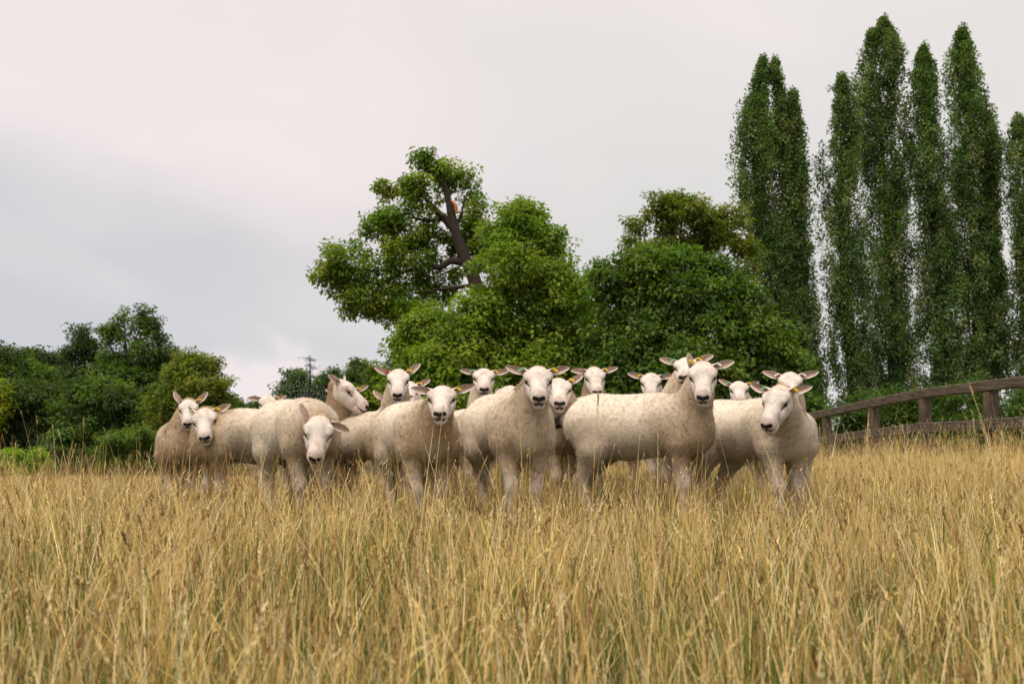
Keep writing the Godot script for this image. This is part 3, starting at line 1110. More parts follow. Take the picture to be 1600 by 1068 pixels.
func make_sky() -> ImageTexture:
	var w := 2048
	var h := 1024
	var im := Image.create(w, h, false, Image.FORMAT_RGBF)
	var big := FastNoiseLite.new()
	big.seed = 21
	big.frequency = 1.1
	big.fractal_octaves = 4
	big.noise_type = FastNoiseLite.TYPE_SIMPLEX_SMOOTH
	var puff := FastNoiseLite.new()
	puff.seed = 5
	puff.frequency = 9.0
	puff.fractal_octaves = 5
	for y in h:
		var el := (0.5 - (y + 0.5) / h) * PI
		var ce := cos(el)
		var se := sin(el)
		if el < -0.02:
			for x in w:
				im.set_pixel(x, y, Color(0.22, 0.19, 0.13))
			continue
		for x in w:
			var az := wrapf((x + 0.5) / w * TAU, -PI, PI)     # column 0 lies straight ahead, along -z
			var v := Vector3(sin(az) * ce, se, -cos(az) * ce)
			# high cloud: long soft folds, flattened towards the horizon
			var q := Vector3(v.x, v.y * 2.2, v.z)
			var n := big.get_noise_3dv(q) + 0.45 * big.get_noise_3dv(q * 2.7 + Vector3(7, 3, 1))
			# grey-blue low on the left, pale and warm above and on the right
			var warm := clampf(0.46 + n * 0.40 + el * 1.3 + sin(az) * 1.0, 0.0, 1.0)
			var c := Color(0.438, 0.446, 0.470).lerp(Color(0.528, 0.515, 0.505), smoothstep(0.0, 1.0, warm))
			# brighter, faintly pink folds: one high on the left, others further round
			var fold := big.get_noise_3dv(Vector3(v.x * 1.3, v.y * 3.4 + v.x * 1.1, v.z * 1.3) + Vector3(3, 0, 9))
			var band := el - 0.345 + 0.34 * (az + 0.36) + 0.05 * n
			var glow := smoothstep(0.20, 0.0, absf(band) - 0.02) * smoothstep(0.50, 0.14, absf(az + 0.36))
			c = c.lerp(Color(0.625, 0.560, 0.562), clampf(glow + smoothstep(0.05, 0.55, fold) * 0.4 + smoothstep(0.22, 0.50, el) * 0.45, 0.0, 0.95))
			# an overcast sky is brightest overhead
			c = c * (1.04 + 1.7 * smoothstep(0.38, 1.35, el) + n * 0.07)
			# a heap of bright cumulus low down
			var cu := puff.get_noise_3dv(v) * 0.05 + 0.085 - 0.8 * absf(az + 0.250) - el * 0.75
			c = c.lerp(Color(0.650, 0.590, 0.595), smoothstep(0.0, 0.025, cu) * 0.9)
			im.set_pixel(x, y, c)
	return ImageTexture.create_from_image(im)

# ------------------------------------------------------------------ the place
func _ready() -> void:
	# camera
	var cam := Camera3D.new()
	cam.name = "camera"
	add_child(cam)
	cam.position = Vector3(0, EYE, 0)
	cam.rotation.x = TILT
	var lens := CameraAttributesPhysical.new()
	lens.frustum_focal_length = 34.98
	lens.frustum_focus_distance = 6.0
	lens.frustum_near = 0.05
	lens.frustum_far = 1500.0
	lens.exposure_aperture = 4.8
	cam.attributes = lens
	cam.current = true
	# sky, air and exposure
	var env := Environment.new()
	env.background_mode = Environment.BG_SKY
	var sky := Sky.new()
	var pan := PanoramaSkyMaterial.new()
	pan.panorama = make_sky()
	sky.sky_material = pan
	env.sky = sky
	env.background_energy_multiplier = 1.0
	env.tonemap_mode = Environment.TONE_MAPPER_LINEAR
	env.tonemap_exposure = 1.4
	env.sdfgi_enabled = true
	env.ssao_enabled = true
	env.ssil_enabled = true
	var we := WorldEnvironment.new()
	we.name = "sky"
	we.environment = env
	add_child(we)
	# the sun behind thin cloud, high on the left, behind the camera
	var sun := DirectionalLight3D.new()
	sun.name = "sun"
	sun.light_energy = 0.5
	sun.light_color = Color(1.0, 0.95, 0.87)
	sun.light_angular_distance = 14.0
	sun.shadow_enabled = true
	sun.sky_mode = DirectionalLight3D.SKY_MODE_LIGHT_ONLY
	add_child(sun)
	sun.look_at_from_position(Vector3.ZERO, Vector3(0.40, -1.0, -0.55))

	rng.seed = 41
	lumps.seed = 3
	lumps.frequency = 0.05
	lumps.fractal_octaves = 3
	fine.seed = 8
	fine.frequency = 0.1
	fine.fractal_octaves = 2
	make_materials()
	build_ground()
	leaf_sets.broad = [leaf_clump(18, 0.20, Vector3(0.28, 0.20, 0.28)), leaf_clump(18, 0.18, Vector3(0.30, 0.18, 0.30))]
	leaf_sets.poplar = [leaf_clump(22, 0.19, Vector3(0.22, 0.26, 0.22)), leaf_clump(22, 0.17, Vector3(0.20, 0.30, 0.20))]
	leaf_sets.needle = [leaf_clump(26, 0.20, Vector3(0.34, 0.10, 0.34), 0.16), leaf_clump(26, 0.22, Vector3(0.30, 0.12, 0.30), 0.16)]
	build_trees()
	build_fence()
	build_sheep()
	build_grass()

func build_ground() -> void:
	var xs := []
	var zs := []
	var x := -400.0
	while x <= 400.0:
		xs.append(x)
		x += 0.5 if absf(x) < 20.0 else 4.0 if absf(x) < 80.0 else 40.0
	var z := 60.0
	while z >= -900.0:
		zs.append(z)
		z -= 0.4 if z < 4.0 and z > -30.0 else 4.0 if z > -90.0 else 60.0
	var v := PackedVector3Array()
	var n := PackedVector3Array()
	var idx := PackedInt32Array()
	for b in zs:
		for a in xs:
			v.append(Vector3(a, terrain(a, b), b))
			n.append(Vector3(terrain(a - 0.2, b) - terrain(a + 0.2, b), 0.4, terrain(a, b - 0.2) - terrain(a, b + 0.2)).normalized())
	for j in zs.size() - 1:
		for i in xs.size() - 1:
			var k: int = j * xs.size() + i
			var l: int = k + xs.size()
			idx.append_array([k, l, k + 1, k + 1, l, l + 1])
	var o := part("ground", mesh_from(v, n, PackedColorArray(), idx), mat.ground, self)
	tag(o, "dry meadow ground under the grass, falling away to the wood", "ground", "", "structure")

func build_trees() -> void:
	var deep := [Color(0.064, 0.110, 0.040), Color(0.077, 0.132, 0.049), Color(0.095, 0.148, 0.049)]
	var mid := [Color(0.111, 0.176, 0.040), Color(0.138, 0.204, 0.049), Color(0.095, 0.156, 0.040)]
	var light := [Color(0.211, 0.289, 0.052), Color(0.175, 0.254, 0.052), Color(0.261, 0.324, 0.064), Color(0.150, 0.227, 0.047)]
	var olive := [Color(0.185, 0.205, 0.060), Color(0.168, 0.196, 0.043), Color(0.139, 0.175, 0.041), Color(0.198, 0.206, 0.041), Color(0.109, 0.164, 0.037)]
	var dull := [Color(0.055, 0.084, 0.040), Color(0.066, 0.100, 0.046), Color(0.080, 0.112, 0.048)]
	var wood := "trees and bushes at the edge of the wood on the left"
	var centre := "trees in the middle of the background"
	# ---- the row of poplars
	poplar("broad poplar with forked tip, leftmost of the poplar row beside the dark maple", 46.0, [
		[[95, 1189, 1195], [130, 1175, 1196], [170, 1158, 1199], [230, 1144, 1210], [300, 1144, 1222], [380, 1168, 1228], [450, 1190, 1240], [600, 1205, 1258], [690, 1215, 1260]],
		[[97, 1208, 1213], [130, 1207, 1220], [170, 1206, 1226], [230, 1203, 1234], [300, 1205, 1245], [450, 1210, 1255], [690, 1225, 1275]],
		[[146, 1236, 1242], [190, 1233, 1252], [300, 1223, 1266], [380, 1223, 1264], [450, 1226, 1277], [520, 1230, 1284], [600, 1235, 1290], [690, 1240, 1292]]], [[1190, 92, 26], [1208, 96, 26], [1238, 143, 40]], 1.15)
	poplar("slim poplar, shortest of the group of four behind the fence", 47.0, [[[120, 1311, 1320], [150, 1298, 1336], [200, 1295, 1342], [250, 1287, 1340], [330, 1284, 1345], [400, 1284, 1352], [500, 1291, 1362], [600, 1299, 1368], [690, 1305, 1368]]], [[1315, 114, 20]], 1.0)
	poplar("tallest poplar of the row, second in the group of four", 48.5, [[[32, 1376, 1386], [55, 1353, 1406], [80, 1346, 1412], [130, 1340, 1409], [200, 1340, 1413], [300, 1341, 1426], [400, 1344, 1432], [500, 1350, 1440], [600, 1345, 1450], [690, 1350, 1450]]], [[1380, 24, 20], [1362, 40, 24]], 1.1)
	poplar("narrow poplar standing between the two tallest poplars", 47.5, [[[76, 1437, 1449], [110, 1421, 1462], [170, 1419, 1470], [240, 1419, 1480], [320, 1424, 1484], [400, 1430, 1496], [500, 1438, 1502], [600, 1440, 1505], [690, 1445, 1500]]], [[1442, 69, 22]], 1.05)
	poplar("tall poplar with a side shoot at its shoulder, fourth in the group behind the fence", 48.0, [[[48, 1496, 1510], [80, 1482, 1527], [130, 1477, 1532], [190, 1476, 1552], [230, 1479, 1560], [320, 1479, 1556], [420, 1484, 1564], [500, 1485, 1570], [580, 1488, 1566], [690, 1495, 1555]], [[188, 1541, 1550], [230, 1530, 1560], [320, 1530, 1558], [500, 1537, 1570], [690, 1530, 1556]]], [[1503, 41, 24], [1545, 188, 30]], 1.1)
	poplar("poplar cut off by the right edge of the picture", 47.0, [[[186, 1586, 1596], [220, 1570, 1626], [300, 1575, 1636], [400, 1577, 1642], [500, 1570, 1650], [600, 1565, 1660], [690, 1570, 1655]]], [[1590, 179, 22]], 1.0)

	# ---- the old tree with the broken leader
	var d := 43.0
	var oak := tree("old_tree", "old leaning tree with a bare broken top limb and ragged open crown", "tree", centre, 770.0, d, [
		[679, 252, 30, 18], [702, 275, 28, 24, 1.3], [655, 285, 24, 18], [640, 302, 22, 16], [608, 297, 20, 11], [597, 350, 30, 20], [573, 366, 14, 10], [633, 335, 36, 24], [665, 318, 22, 20], [678, 372, 32, 24, 1.3], [724, 310, 20, 30, 1.3], [738, 342, 20, 24, 1.3], [735, 378, 20, 18, 1.3],
		[540, 406, 36, 26], [511, 432, 20, 20], [551, 440, 42, 24], [550, 472, 34, 18], [587, 470, 34, 24], [583, 497, 16, 11], [596, 428, 40, 26], [630, 398, 36, 22], [648, 372, 30, 22], [662, 432, 26, 14, 1.3], [682, 452, 26, 22, 1.3], [640, 465, 36, 22], [655, 492, 34, 24], [625, 500, 26, 18], [690, 462, 26, 18, 1.0], [610, 470, 26, 18], [668, 410, 24, 16, 1.0], [752, 370, 24, 26, 0.6], [757, 402, 22, 22, 0.6], [748, 328, 20, 22, 0.5], [716, 428, 16, 14, 1.2], [702, 396, 18, 16, 1.3], [610, 380, 24, 16]],
		{"colors": [Color(0.142, 0.212, 0.044), Color(0.172, 0.244, 0.049), Color(0.118, 0.178, 0.040), Color(0.235, 0.268, 0.053)], "per": 13.0, "gap": -0.13, "bare": true, "size": 0.94, "deep": 0.9})
	var inv := oak.transform.affine_inverse()
	var along := func(pts: Array, radii: Array, called: String, m: Material) -> void:
		var q := []
		for p in pts:
			q.append(inv * at(p[0], p[1], d + (p[2] if p.size() > 2 else 0.0)))
		part(called, tube(q, radii, 10, 0.12), m, oak)
	along.call([[772, 700], [764, 540], [742, 440], [725, 400], [710, 355], [702, 318], [693, 284]], [0.55, 0.44, 0.31, 0.27, 0.22, 0.17, 0.08], "trunk", mat.bark)
	along.call([[712, 362], [694, 341], [674, 322], [664, 308]], [0.19, 0.17, 0.13, 0.07], "limb", mat.bark)
	along.call([[727, 410], [704, 408], [685, 418], [665, 413], [648, 420], [629, 424], [600, 423], [560, 421]], [0.19, 0.16, 0.13, 0.12, 0.105, 0.09, 0.06, 0.03], "limb", mat.bark)
	along.call([[629, 424], [605, 440], [580, 460]], [0.08, 0.05, 0.02], "limb", mat.bark)
	along.call([[665, 309], [650, 300], [630, 296], [610, 298]], [0.09, 0.06, 0.04, 0.02], "limb", mat.bark)
	along.call([[694, 341], [670, 345], [640, 340], [605, 350]], [0.10, 0.07, 0.045, 0.02], "limb", mat.bark)
	along.call([[693, 290], [690, 270], [682, 252]], [0.07, 0.04, 0.015], "limb", mat.bark)
	along.call([[712, 355], [722, 330], [726, 305]], [0.09, 0.05, 0.02], "limb", mat.bark)
	along.call([[745, 445], [705, 450], [670, 455], [640, 470]], [0.12, 0.08, 0.05, 0.02], "limb", mat.bark)
	along.call([[704, 312, -0.13], [712, 322, -0.20], [713, 334, -0.18]], [0.03, 0.085, 0.04], "torn_wood", mat.wound)
	along.call([[706, 345, -0.1], [716, 352, -0.12]], [0.07, 0.03], "branch_stub", mat.bark)

	# ---- the bushy tree in front of it
	tree("ash_tree", "big bushy light green tree in front of the old leaning tree", "tree", centre, 780.0, 38.0, [
		[814, 328, 24, 15], [830, 335, 20, 14], [808, 350, 34, 22], [862, 359, 14, 9], [784, 374, 28, 26], [822, 382, 46, 34], [851, 398, 34, 28], [800, 420, 56, 36], [864, 432, 38, 30], [882, 468, 32, 30], [818, 462, 66, 38], [752, 478, 42, 30], [700, 508, 46, 28], [655, 524, 40, 26], [632, 545, 30, 22],
		[838, 506, 66, 40], [895, 520, 28, 38], [765, 540, 80, 40], [695, 560, 66, 40], [640, 572, 42, 30], [842, 562, 74, 40], [768, 592, 100, 36], [670, 600, 70, 34], [880, 590, 42, 40], [640, 620, 44, 36], [720, 640, 80, 40], [830, 640, 90, 40]],
		{"colors": light, "per": 16.8, "gap": -0.32, "size": 0.88})
	# ---- the dark maple and its neighbours
	tree("light_tree", "slender yellow-green young tree squeezed between the bushy tree and the dark maple", "tree", centre, 915.0, 41.0, [
		[900, 440, 22, 18], [918, 432, 18, 14], [912, 470, 26, 36], [905, 515, 30, 40], [912, 560, 30, 36], [915, 610, 30, 40]], {"colors": light, "per": 15.7, "size": 0.88, "gap": -0.3})
	tree("maple_tree", "broad dark green maple with a rounded crown left of the poplars", "tree", centre, 1060.0, 36.0, [
		[1010, 416, 46, 26], [966, 430, 36, 24], [937, 424, 18, 14], [1062, 418, 48, 30], [1108, 424, 38, 26], [991, 468, 64, 40], [1070, 468, 70, 44], [1142, 468, 44, 38], [964, 516, 46, 42], [1032, 522, 70, 46], [1116, 516, 70, 50], [1180, 500, 34, 42],
		[1196, 545, 44, 42], [980, 566, 54, 38], [1082, 576, 96, 42], [1215, 584, 50, 44], [960, 610, 50, 36], [1050, 620, 90, 36], [1150, 620, 80, 40], [1220, 625, 50, 34], [1260, 640, 36, 26]],
		{"colors": mid + mid + deep + [Color(0.150, 0.205, 0.060)], "per": 16.8, "size": 0.88, "gap": -0.34})
	tree("sparse_tree", "thin-leaved yellowing tree rising behind the dark maple", "tree", centre, 1060.0, 44.0, [
		[1040, 318, 34, 16], [1066, 316, 28, 14], [1030, 344, 30, 18], [998, 354, 20, 12], [976, 378, 18, 12], [1070, 338, 44, 24], [1108, 344, 26, 24], [1128, 328, 16, 12], [1022, 388, 36, 18], [1090, 374, 36, 26], [1125, 372, 24, 28], [1060, 390, 50, 24], [1160, 400, 24, 40], [1172, 440, 20, 30], [1142, 345, 26, 24], [1152, 378, 24, 28], [1110, 362, 36, 26], [1085, 330, 30, 18]],
		{"colors": olive, "per": 12.1, "size": 0.83, "gap": -0.24})
	# ---- the wood on the left
	tree("wood_tree", "tallest tree of the left wood, standing clear of the others", "tree", wood, 200.0, 62.0, [
		[194, 492, 18, 11], [224, 493, 18, 10], [238, 504, 14, 12], [181, 518, 20, 14], [212, 520, 30, 20], [238, 528, 18, 16], [168, 528, 12, 10], [197, 554, 38, 24], [234, 554, 28, 22], [180, 584, 38, 26], [225, 584, 38, 26], [205, 610, 50, 26], [200, 640, 40, 30]],
		{"colors": dull + mid, "per": 11.7, "size": 1.0, "gap": -0.04, "trunk": 0.22})
	tree("wood_tree", "small open-topped tree left of the tallest tree in the left wood", "tree", wood, 130.0, 64.0, [
		[125, 522, 16, 14], [143, 540, 20, 15], [116, 546, 20, 13], [130, 572, 26, 18], [150, 566, 18, 14], [130, 600, 34, 26]], {"colors": dull, "per": 13.0, "size": 1.0, "gap": -0.10, "trunk": 0.14})
	tree("wood_tree", "rounded olive-green tree at the right end of the left wood", "tree", wood, 310.0, 56.0, [
		[303, 568, 26, 17], [330, 580, 24, 20], [282, 576, 22, 18], [346, 598, 12, 15], [310, 606, 44, 32], [340, 624, 20, 28], [282, 628, 36, 36], [330, 640, 34, 30], [310, 664, 48, 30], [270, 670, 30, 30], [345, 665, 20, 24], [300, 700, 60, 20], [305, 730, 66, 20]],
		{"colors": olive, "per": 15.6, "size": 0.95, "gap": -0.22, "trunk": 0.16})
	tree("wood_tree", "dark tree between the tallest tree and the olive tree of the left wood", "tree", wood, 255.0, 64.0, [
		[254, 556, 22, 16], [268, 580, 22, 22], [245, 580, 20, 20], [258, 610, 32, 30], [252, 650, 36, 36], [255, 690, 40, 26], [250, 726, 60, 22]], {"colors": dull, "per": 15.6, "size": 1.0})
	tree("wood_tree", "dark rounded tree at the left edge of the picture", "tree", wood, 20.0, 66.0, [
		[-6, 556, 26, 16], [22, 570, 34, 20], [-20, 585, 40, 30], [20, 600, 44, 30], [60, 588, 26, 20], [10, 640, 60, 36], [-40, 640, 50, 60], [10, 726, 60, 26], [-100, 585, 50, 40], [-110, 650, 60, 60], [-185, 600, 50, 40], [-195, 665, 60, 60]], {"colors": dull + mid, "per": 15.6, "size": 1.05})
	tree("wood_tree", "dark tree in the left wood just left of the small open-topped tree", "tree", wood, 80.0, 68.0, [
		[48, 556, 18, 12], [80, 570, 28, 17], [62, 582, 30, 20], [104, 594, 26, 20], [80, 606, 44, 28], [90, 640, 50, 34], [90, 724, 60, 26]], {"colors": dull, "per": 15.6, "size": 1.05})
	tree("wood_tree", "low yellowing tree at the left edge in front of the dark wood", "tree", wood, -5.0, 58.0, [[-6, 612, 16, 26], [4, 630, 14, 20], [-20, 640, 24, 30]], {"colors": [Color(0.259, 0.269, 0.029), Color(0.185, 0.231, 0.031)], "per": 15.6, "size": 0.9})
	tree("wood_tree", "dull green broad tree in front of the dark wood near the left edge", "tree", wood, 50.0, 60.0, [
		[50, 618, 38, 26], [30, 650, 40, 32], [76, 644, 36, 32], [45, 684, 52, 26], [5, 684, 40, 28], [40, 728, 70, 22]], {"colors": dull + [Color(0.093, 0.136, 0.043)], "per": 15.6, "size": 1.0})
	tree("wood_tree", "mid-green tree below the tallest tree of the left wood", "tree", wood, 150.0, 58.0, [
		[140, 612, 34, 28], [172, 626, 36, 30], [116, 640, 30, 30], [150, 660, 46, 34], [200, 650, 34, 34], [110, 684, 40, 24], [170, 692, 50, 22], [150, 726, 60, 22]], {"colors": dull + mid, "per": 15.6, "size": 1.0})
	tree("shrub", "pale green willowy shrub at the foot of the left wood behind the leftmost sheep", "shrub", wood, 195.0, 44.0, [
		[192, 690, 30, 18], [214, 684, 24, 20], [172, 704, 24, 14], [220, 706, 30, 14], [240, 695, 22, 16], [195, 726, 50, 16], [250, 724, 40, 16]], {"colors": [Color(0.139, 0.193, 0.050), Color(0.111, 0.164, 0.046)], "per": 23.4, "size": 0.55, "trunk": 0.05})
	tree("shrub", "bright lime-green shrub low at the edge of the field near the left edge", "shrub", wood, 35.0, 40.0, [
		[22, 712, 22, 10], [48, 706, 16, 10], [68, 714, 16, 8], [4, 718, 24, 8], [-20, 712, 24, 12], [30, 734, 60, 14], [-10, 736, 50, 14]], {"colors": [Color(0.240, 0.346, 0.050), Color(0.185, 0.288, 0.046)], "per": 26.0, "size": 0.5, "trunk": 0.04})
	tree("shrub", "dark low shrub between the lime-green shrub and the willowy shrub", "shrub", wood, 110.0, 46.0, [
		[100, 716, 34, 10], [135, 714, 34, 12], [80, 706, 26, 12], [160, 716, 24, 10], [115, 732, 60, 14], [160, 730, 40, 14]], {"colors": dull, "per": 23.4, "size": 0.55, "trunk": 0.04})
	# ---- far trees in the gap
	tree("hedge", "low far hedge seen behind the white sheep at the gap in the trees", "hedge", "", 395.0, 75.0, [
		[368, 640, 20, 16], [392, 646, 22, 14], [416, 640, 22, 16], [440, 640, 22, 20], [380, 665, 40, 20], [430, 665, 40, 24]], {"colors": deep, "per": 13.0, "size": 1.05})
	conifer("dark conifer with a bare pointed tip in the gap between wood and bushy tree", 484.0, 553.0, 66.0)
	tree("far_tree", "dark far tree hugging the left side of the pointed conifer", "tree", centre, 462.0, 70.0, [
		[463, 590, 16, 13], [452, 608, 18, 16], [474, 606, 20, 18], [460, 634, 26, 22], [480, 650, 30, 26]], {"colors": deep, "per": 14.3, "size": 1.0})
	tree("far_tree", "low dark far tree right of the pointed conifer", "tree", centre, 524.0, 70.0, [
		[522, 584, 16, 9], [512, 602, 18, 16], [534, 602, 18, 16], [522, 630, 30, 26], [522, 670, 30, 30]], {"colors": deep, "per": 14.3, "size": 1.0})
	tree("far_tree", "rounded far tree touching the left side of the bushy tree", "tree", centre, 562.0, 66.0, [
		[562, 574, 20, 10], [552, 590, 18, 14], [578, 590, 20, 16], [564, 616, 30, 24], [564, 660, 34, 34]], {"colors": deep + [Color(0.130, 0.153, 0.043)], "per": 14.3, "size": 1.0})
	tree("shrub", "olive shrub with yellowing leaves in front of the rounded far tree", "shrub", centre, 590.0, 46.0, [[586, 590, 16, 14], [600, 604, 20, 18], [580, 622, 22, 24], [600, 650, 30, 30]], {"colors": olive, "per": 18.2, "size": 0.75})
	# ---- undergrowth below the poplars
	var under := [Color(0.065, 0.112, 0.035), Color(0.093, 0.144, 0.038), Color(0.077, 0.127, 0.031)]
	tree("bramble_bush", "dark bramble bush behind the left end of the fence", "bush", "bramble bushes under the poplars", 1340.0, 34.0, [[1336, 650, 22, 26], [1360, 640, 26, 30], [1345, 680, 40, 22], [1315, 684, 20, 16]], {"colors": under, "per": 20.8, "size": 0.65, "trunk": 0.05})
	tree("bramble_bush", "dark bramble bush behind the fence below the tallest poplar", "bush", "bramble bushes under the poplars", 1410.0, 33.0, [[1395, 634, 30, 30], [1430, 640, 30, 30], [1410, 676, 46, 24]], {"colors": under, "per": 20.8, "size": 0.65, "trunk": 0.05})
	tree("bramble_bush", "dark bramble bush behind the fence below the fourth poplar of the group", "bush", "bramble bushes under the poplars", 1500.0, 32.0, [[1475, 636, 30, 28], [1515, 630, 34, 30], [1495, 676, 50, 24], [1540, 660, 26, 26]], {"colors": under, "per": 20.8, "size": 0.65, "trunk": 0.05})
	tree("bramble_bush", "dark bramble bush behind the fence at the right edge of the picture", "bush", "bramble bushes under the poplars", 1590.0, 31.0, [[1580, 640, 26, 24], [1615, 632, 34, 30], [1590, 676, 46, 24], [1640, 660, 40, 40], [1710, 640, 50, 40], [1730, 690, 60, 40]], {"colors": under, "per": 20.8, "size": 0.65, "trunk": 0.05})

func conifer(label: String, px: float, py: float, d: float) -> void:
	var p := at(px, 690.0, d)
	var root := base("conifer_tree", ground_at(p.x, -d, 0.1))
	tag(root, label, "conifer", "trees in the middle of the background")
	var inv := root.transform.affine_inverse()
	var top := inv * at(px, py, d)
	var list := []
	var tints := PackedColorArray()
	part("trunk", tube([Vector3(0, -0.3, 0), Vector3(0.02, top.y * 0.5, 0), top], [0.16, 0.10, 0.015], 8), mat.bark, root)
	var h: float = top.y
	var t := 0.06
	while t < 1.0:
		var y := h * (1.0 - t)
		var reach := 0.18 + 2.3 * pow(t, 0.85)
		var n := 3 if t < 0.3 else 6
		for k in n:
			var ang := rng.randf() * TAU
			var l := reach * rng.randf_range(0.45, 1.15)
			y = h * (1.0 - t) + rng.randf_range(-0.25, 0.25)
			var out := Vector3(cos(ang), -0.10, sin(ang))
			part("branch", tube([Vector3(top.x * (1.0 - t), y, 0), Vector3(top.x * (1.0 - t), y, 0) + out * l * 0.6, Vector3(top.x * (1.0 - t), y, 0) + out * l + Vector3(0, l * 0.08, 0)], [0.03, 0.02, 0.006], 5), mat.bark, root)
			var s := 0.15
			while s < 1.0:
				var at_p := Vector3(top.x * (1.0 - t), y, 0) + out * l * s
				for j in (1 if t < 0.25 else 2):
					list.append(Transform3D(Basis.from_euler(Vector3(0, rng.randf() * TAU, 0)).scaled(Vector3.ONE * lerpf(0.6, 1.0, t)), at_p + Vector3(rng.randfn(), rng.randfn() * 0.3, rng.randfn()) * 0.12))
					tints.append(tint(Color(0.045, 0.078, 0.045), 0.2))
				s += 0.16 / maxf(l, 0.4)
		t += 0.055
	copies("crown", leaf_sets.needle[0], mat.leaf, list, tints, root)

func build_fence() -> void:
	# the post tops run away along the field's right edge, following the swell of the ground
	var tops := [at(1692, 598, 11.0), at(1548, 613, 12.5), at(1445, 624, 14.2), at(1365, 638, 16.0), at(1292, 653, 18.1), at(1224, 666, 20.4)]
	var root := base("fence", ground_at(tops[2].x, tops[2].z))
	tag(root, "weathered timber post-and-rail fence with wire netting at the right", "fence")
	var inv := root.transform.affine_inverse()
	for i in tops.size():
		var t: Vector3 = inv * tops[i]
		var foot := inv * ground_at(tops[i].x, tops[i].z, 0.3)
		part("post", beam(Vector3(t.x, foot.y, t.z), t + Vector3(0, 0.01, 0), 0.135, 0.135, Vector3(0.15, 0, 1)), mat.post, root)
	for i in tops.size() - 1:
		var a: Vector3 = inv * tops[i]
		var b: Vector3 = inv * tops[i + 1]
		# thick top rail, laid on the post heads; lower rail fixed to the field side
		part("rail", beam((a + Vector3(-0.02, 0.085, 0.0)).lerp(b + Vector3(-0.02, 0.085, 0.0), 0.003), (a + Vector3(-0.02, 0.085 + rng.randf_range(-0.012, 0.012), 0.0)).lerp(b + Vector3(-0.02 + rng.randf_range(-0.012, 0.012), 0.085, 0.0), 0.996), 0.10, 0.135), mat.timber, root)
		part("rail", beam(a + Vector3(-0.105, -0.40, 0.03), b + Vector3(-0.105, -0.40, 0.035), 0.05, 0.13), mat.timber, root)
	# sheep netting below the lower rail
	var st := SurfaceTool.new()
	st.begin(Mesh.PRIMITIVE_TRIANGLES)
	var wire := CylinderMesh.new()
	wire.top_radius = 0.0016
	wire.bottom_radius = 0.0016
	wire.height = 1.0
	wire.radial_segments = 5
	wire.rings = 0
	wire.cap_top = false
	wire.cap_bottom = false
	for i in tops.size() - 1:
		var a: Vector3 = inv * tops[i]
		var b: Vector3 = inv * tops[i + 1]
		var span := a.distance_to(b)
		var dir := (b - a).normalized()
		for k in 7:
			var y := -0.34 - 0.12 * k
			var m := (a + b) * 0.5 + Vector3(-0.145, y, 0)
			st.append_from(wire, 0, Transform3D(Basis(dir.cross(Vector3.RIGHT).normalized(), dir, Vector3.RIGHT).scaled_local(Vector3(1, span, 1)), m))
		var n := int(span / 0.15)
		for k in n:
			var m := a.lerp(b, (k + 0.5) / n) + Vector3(-0.145, -0.70, 0)
			st.append_from(wire, 0, Transform3D(Basis().scaled(Vector3(1, 0.72, 1)), m))
	var o := part("wire_netting", st.commit(), mat.wire, root)
	o.set_meta("kind", "stuff")

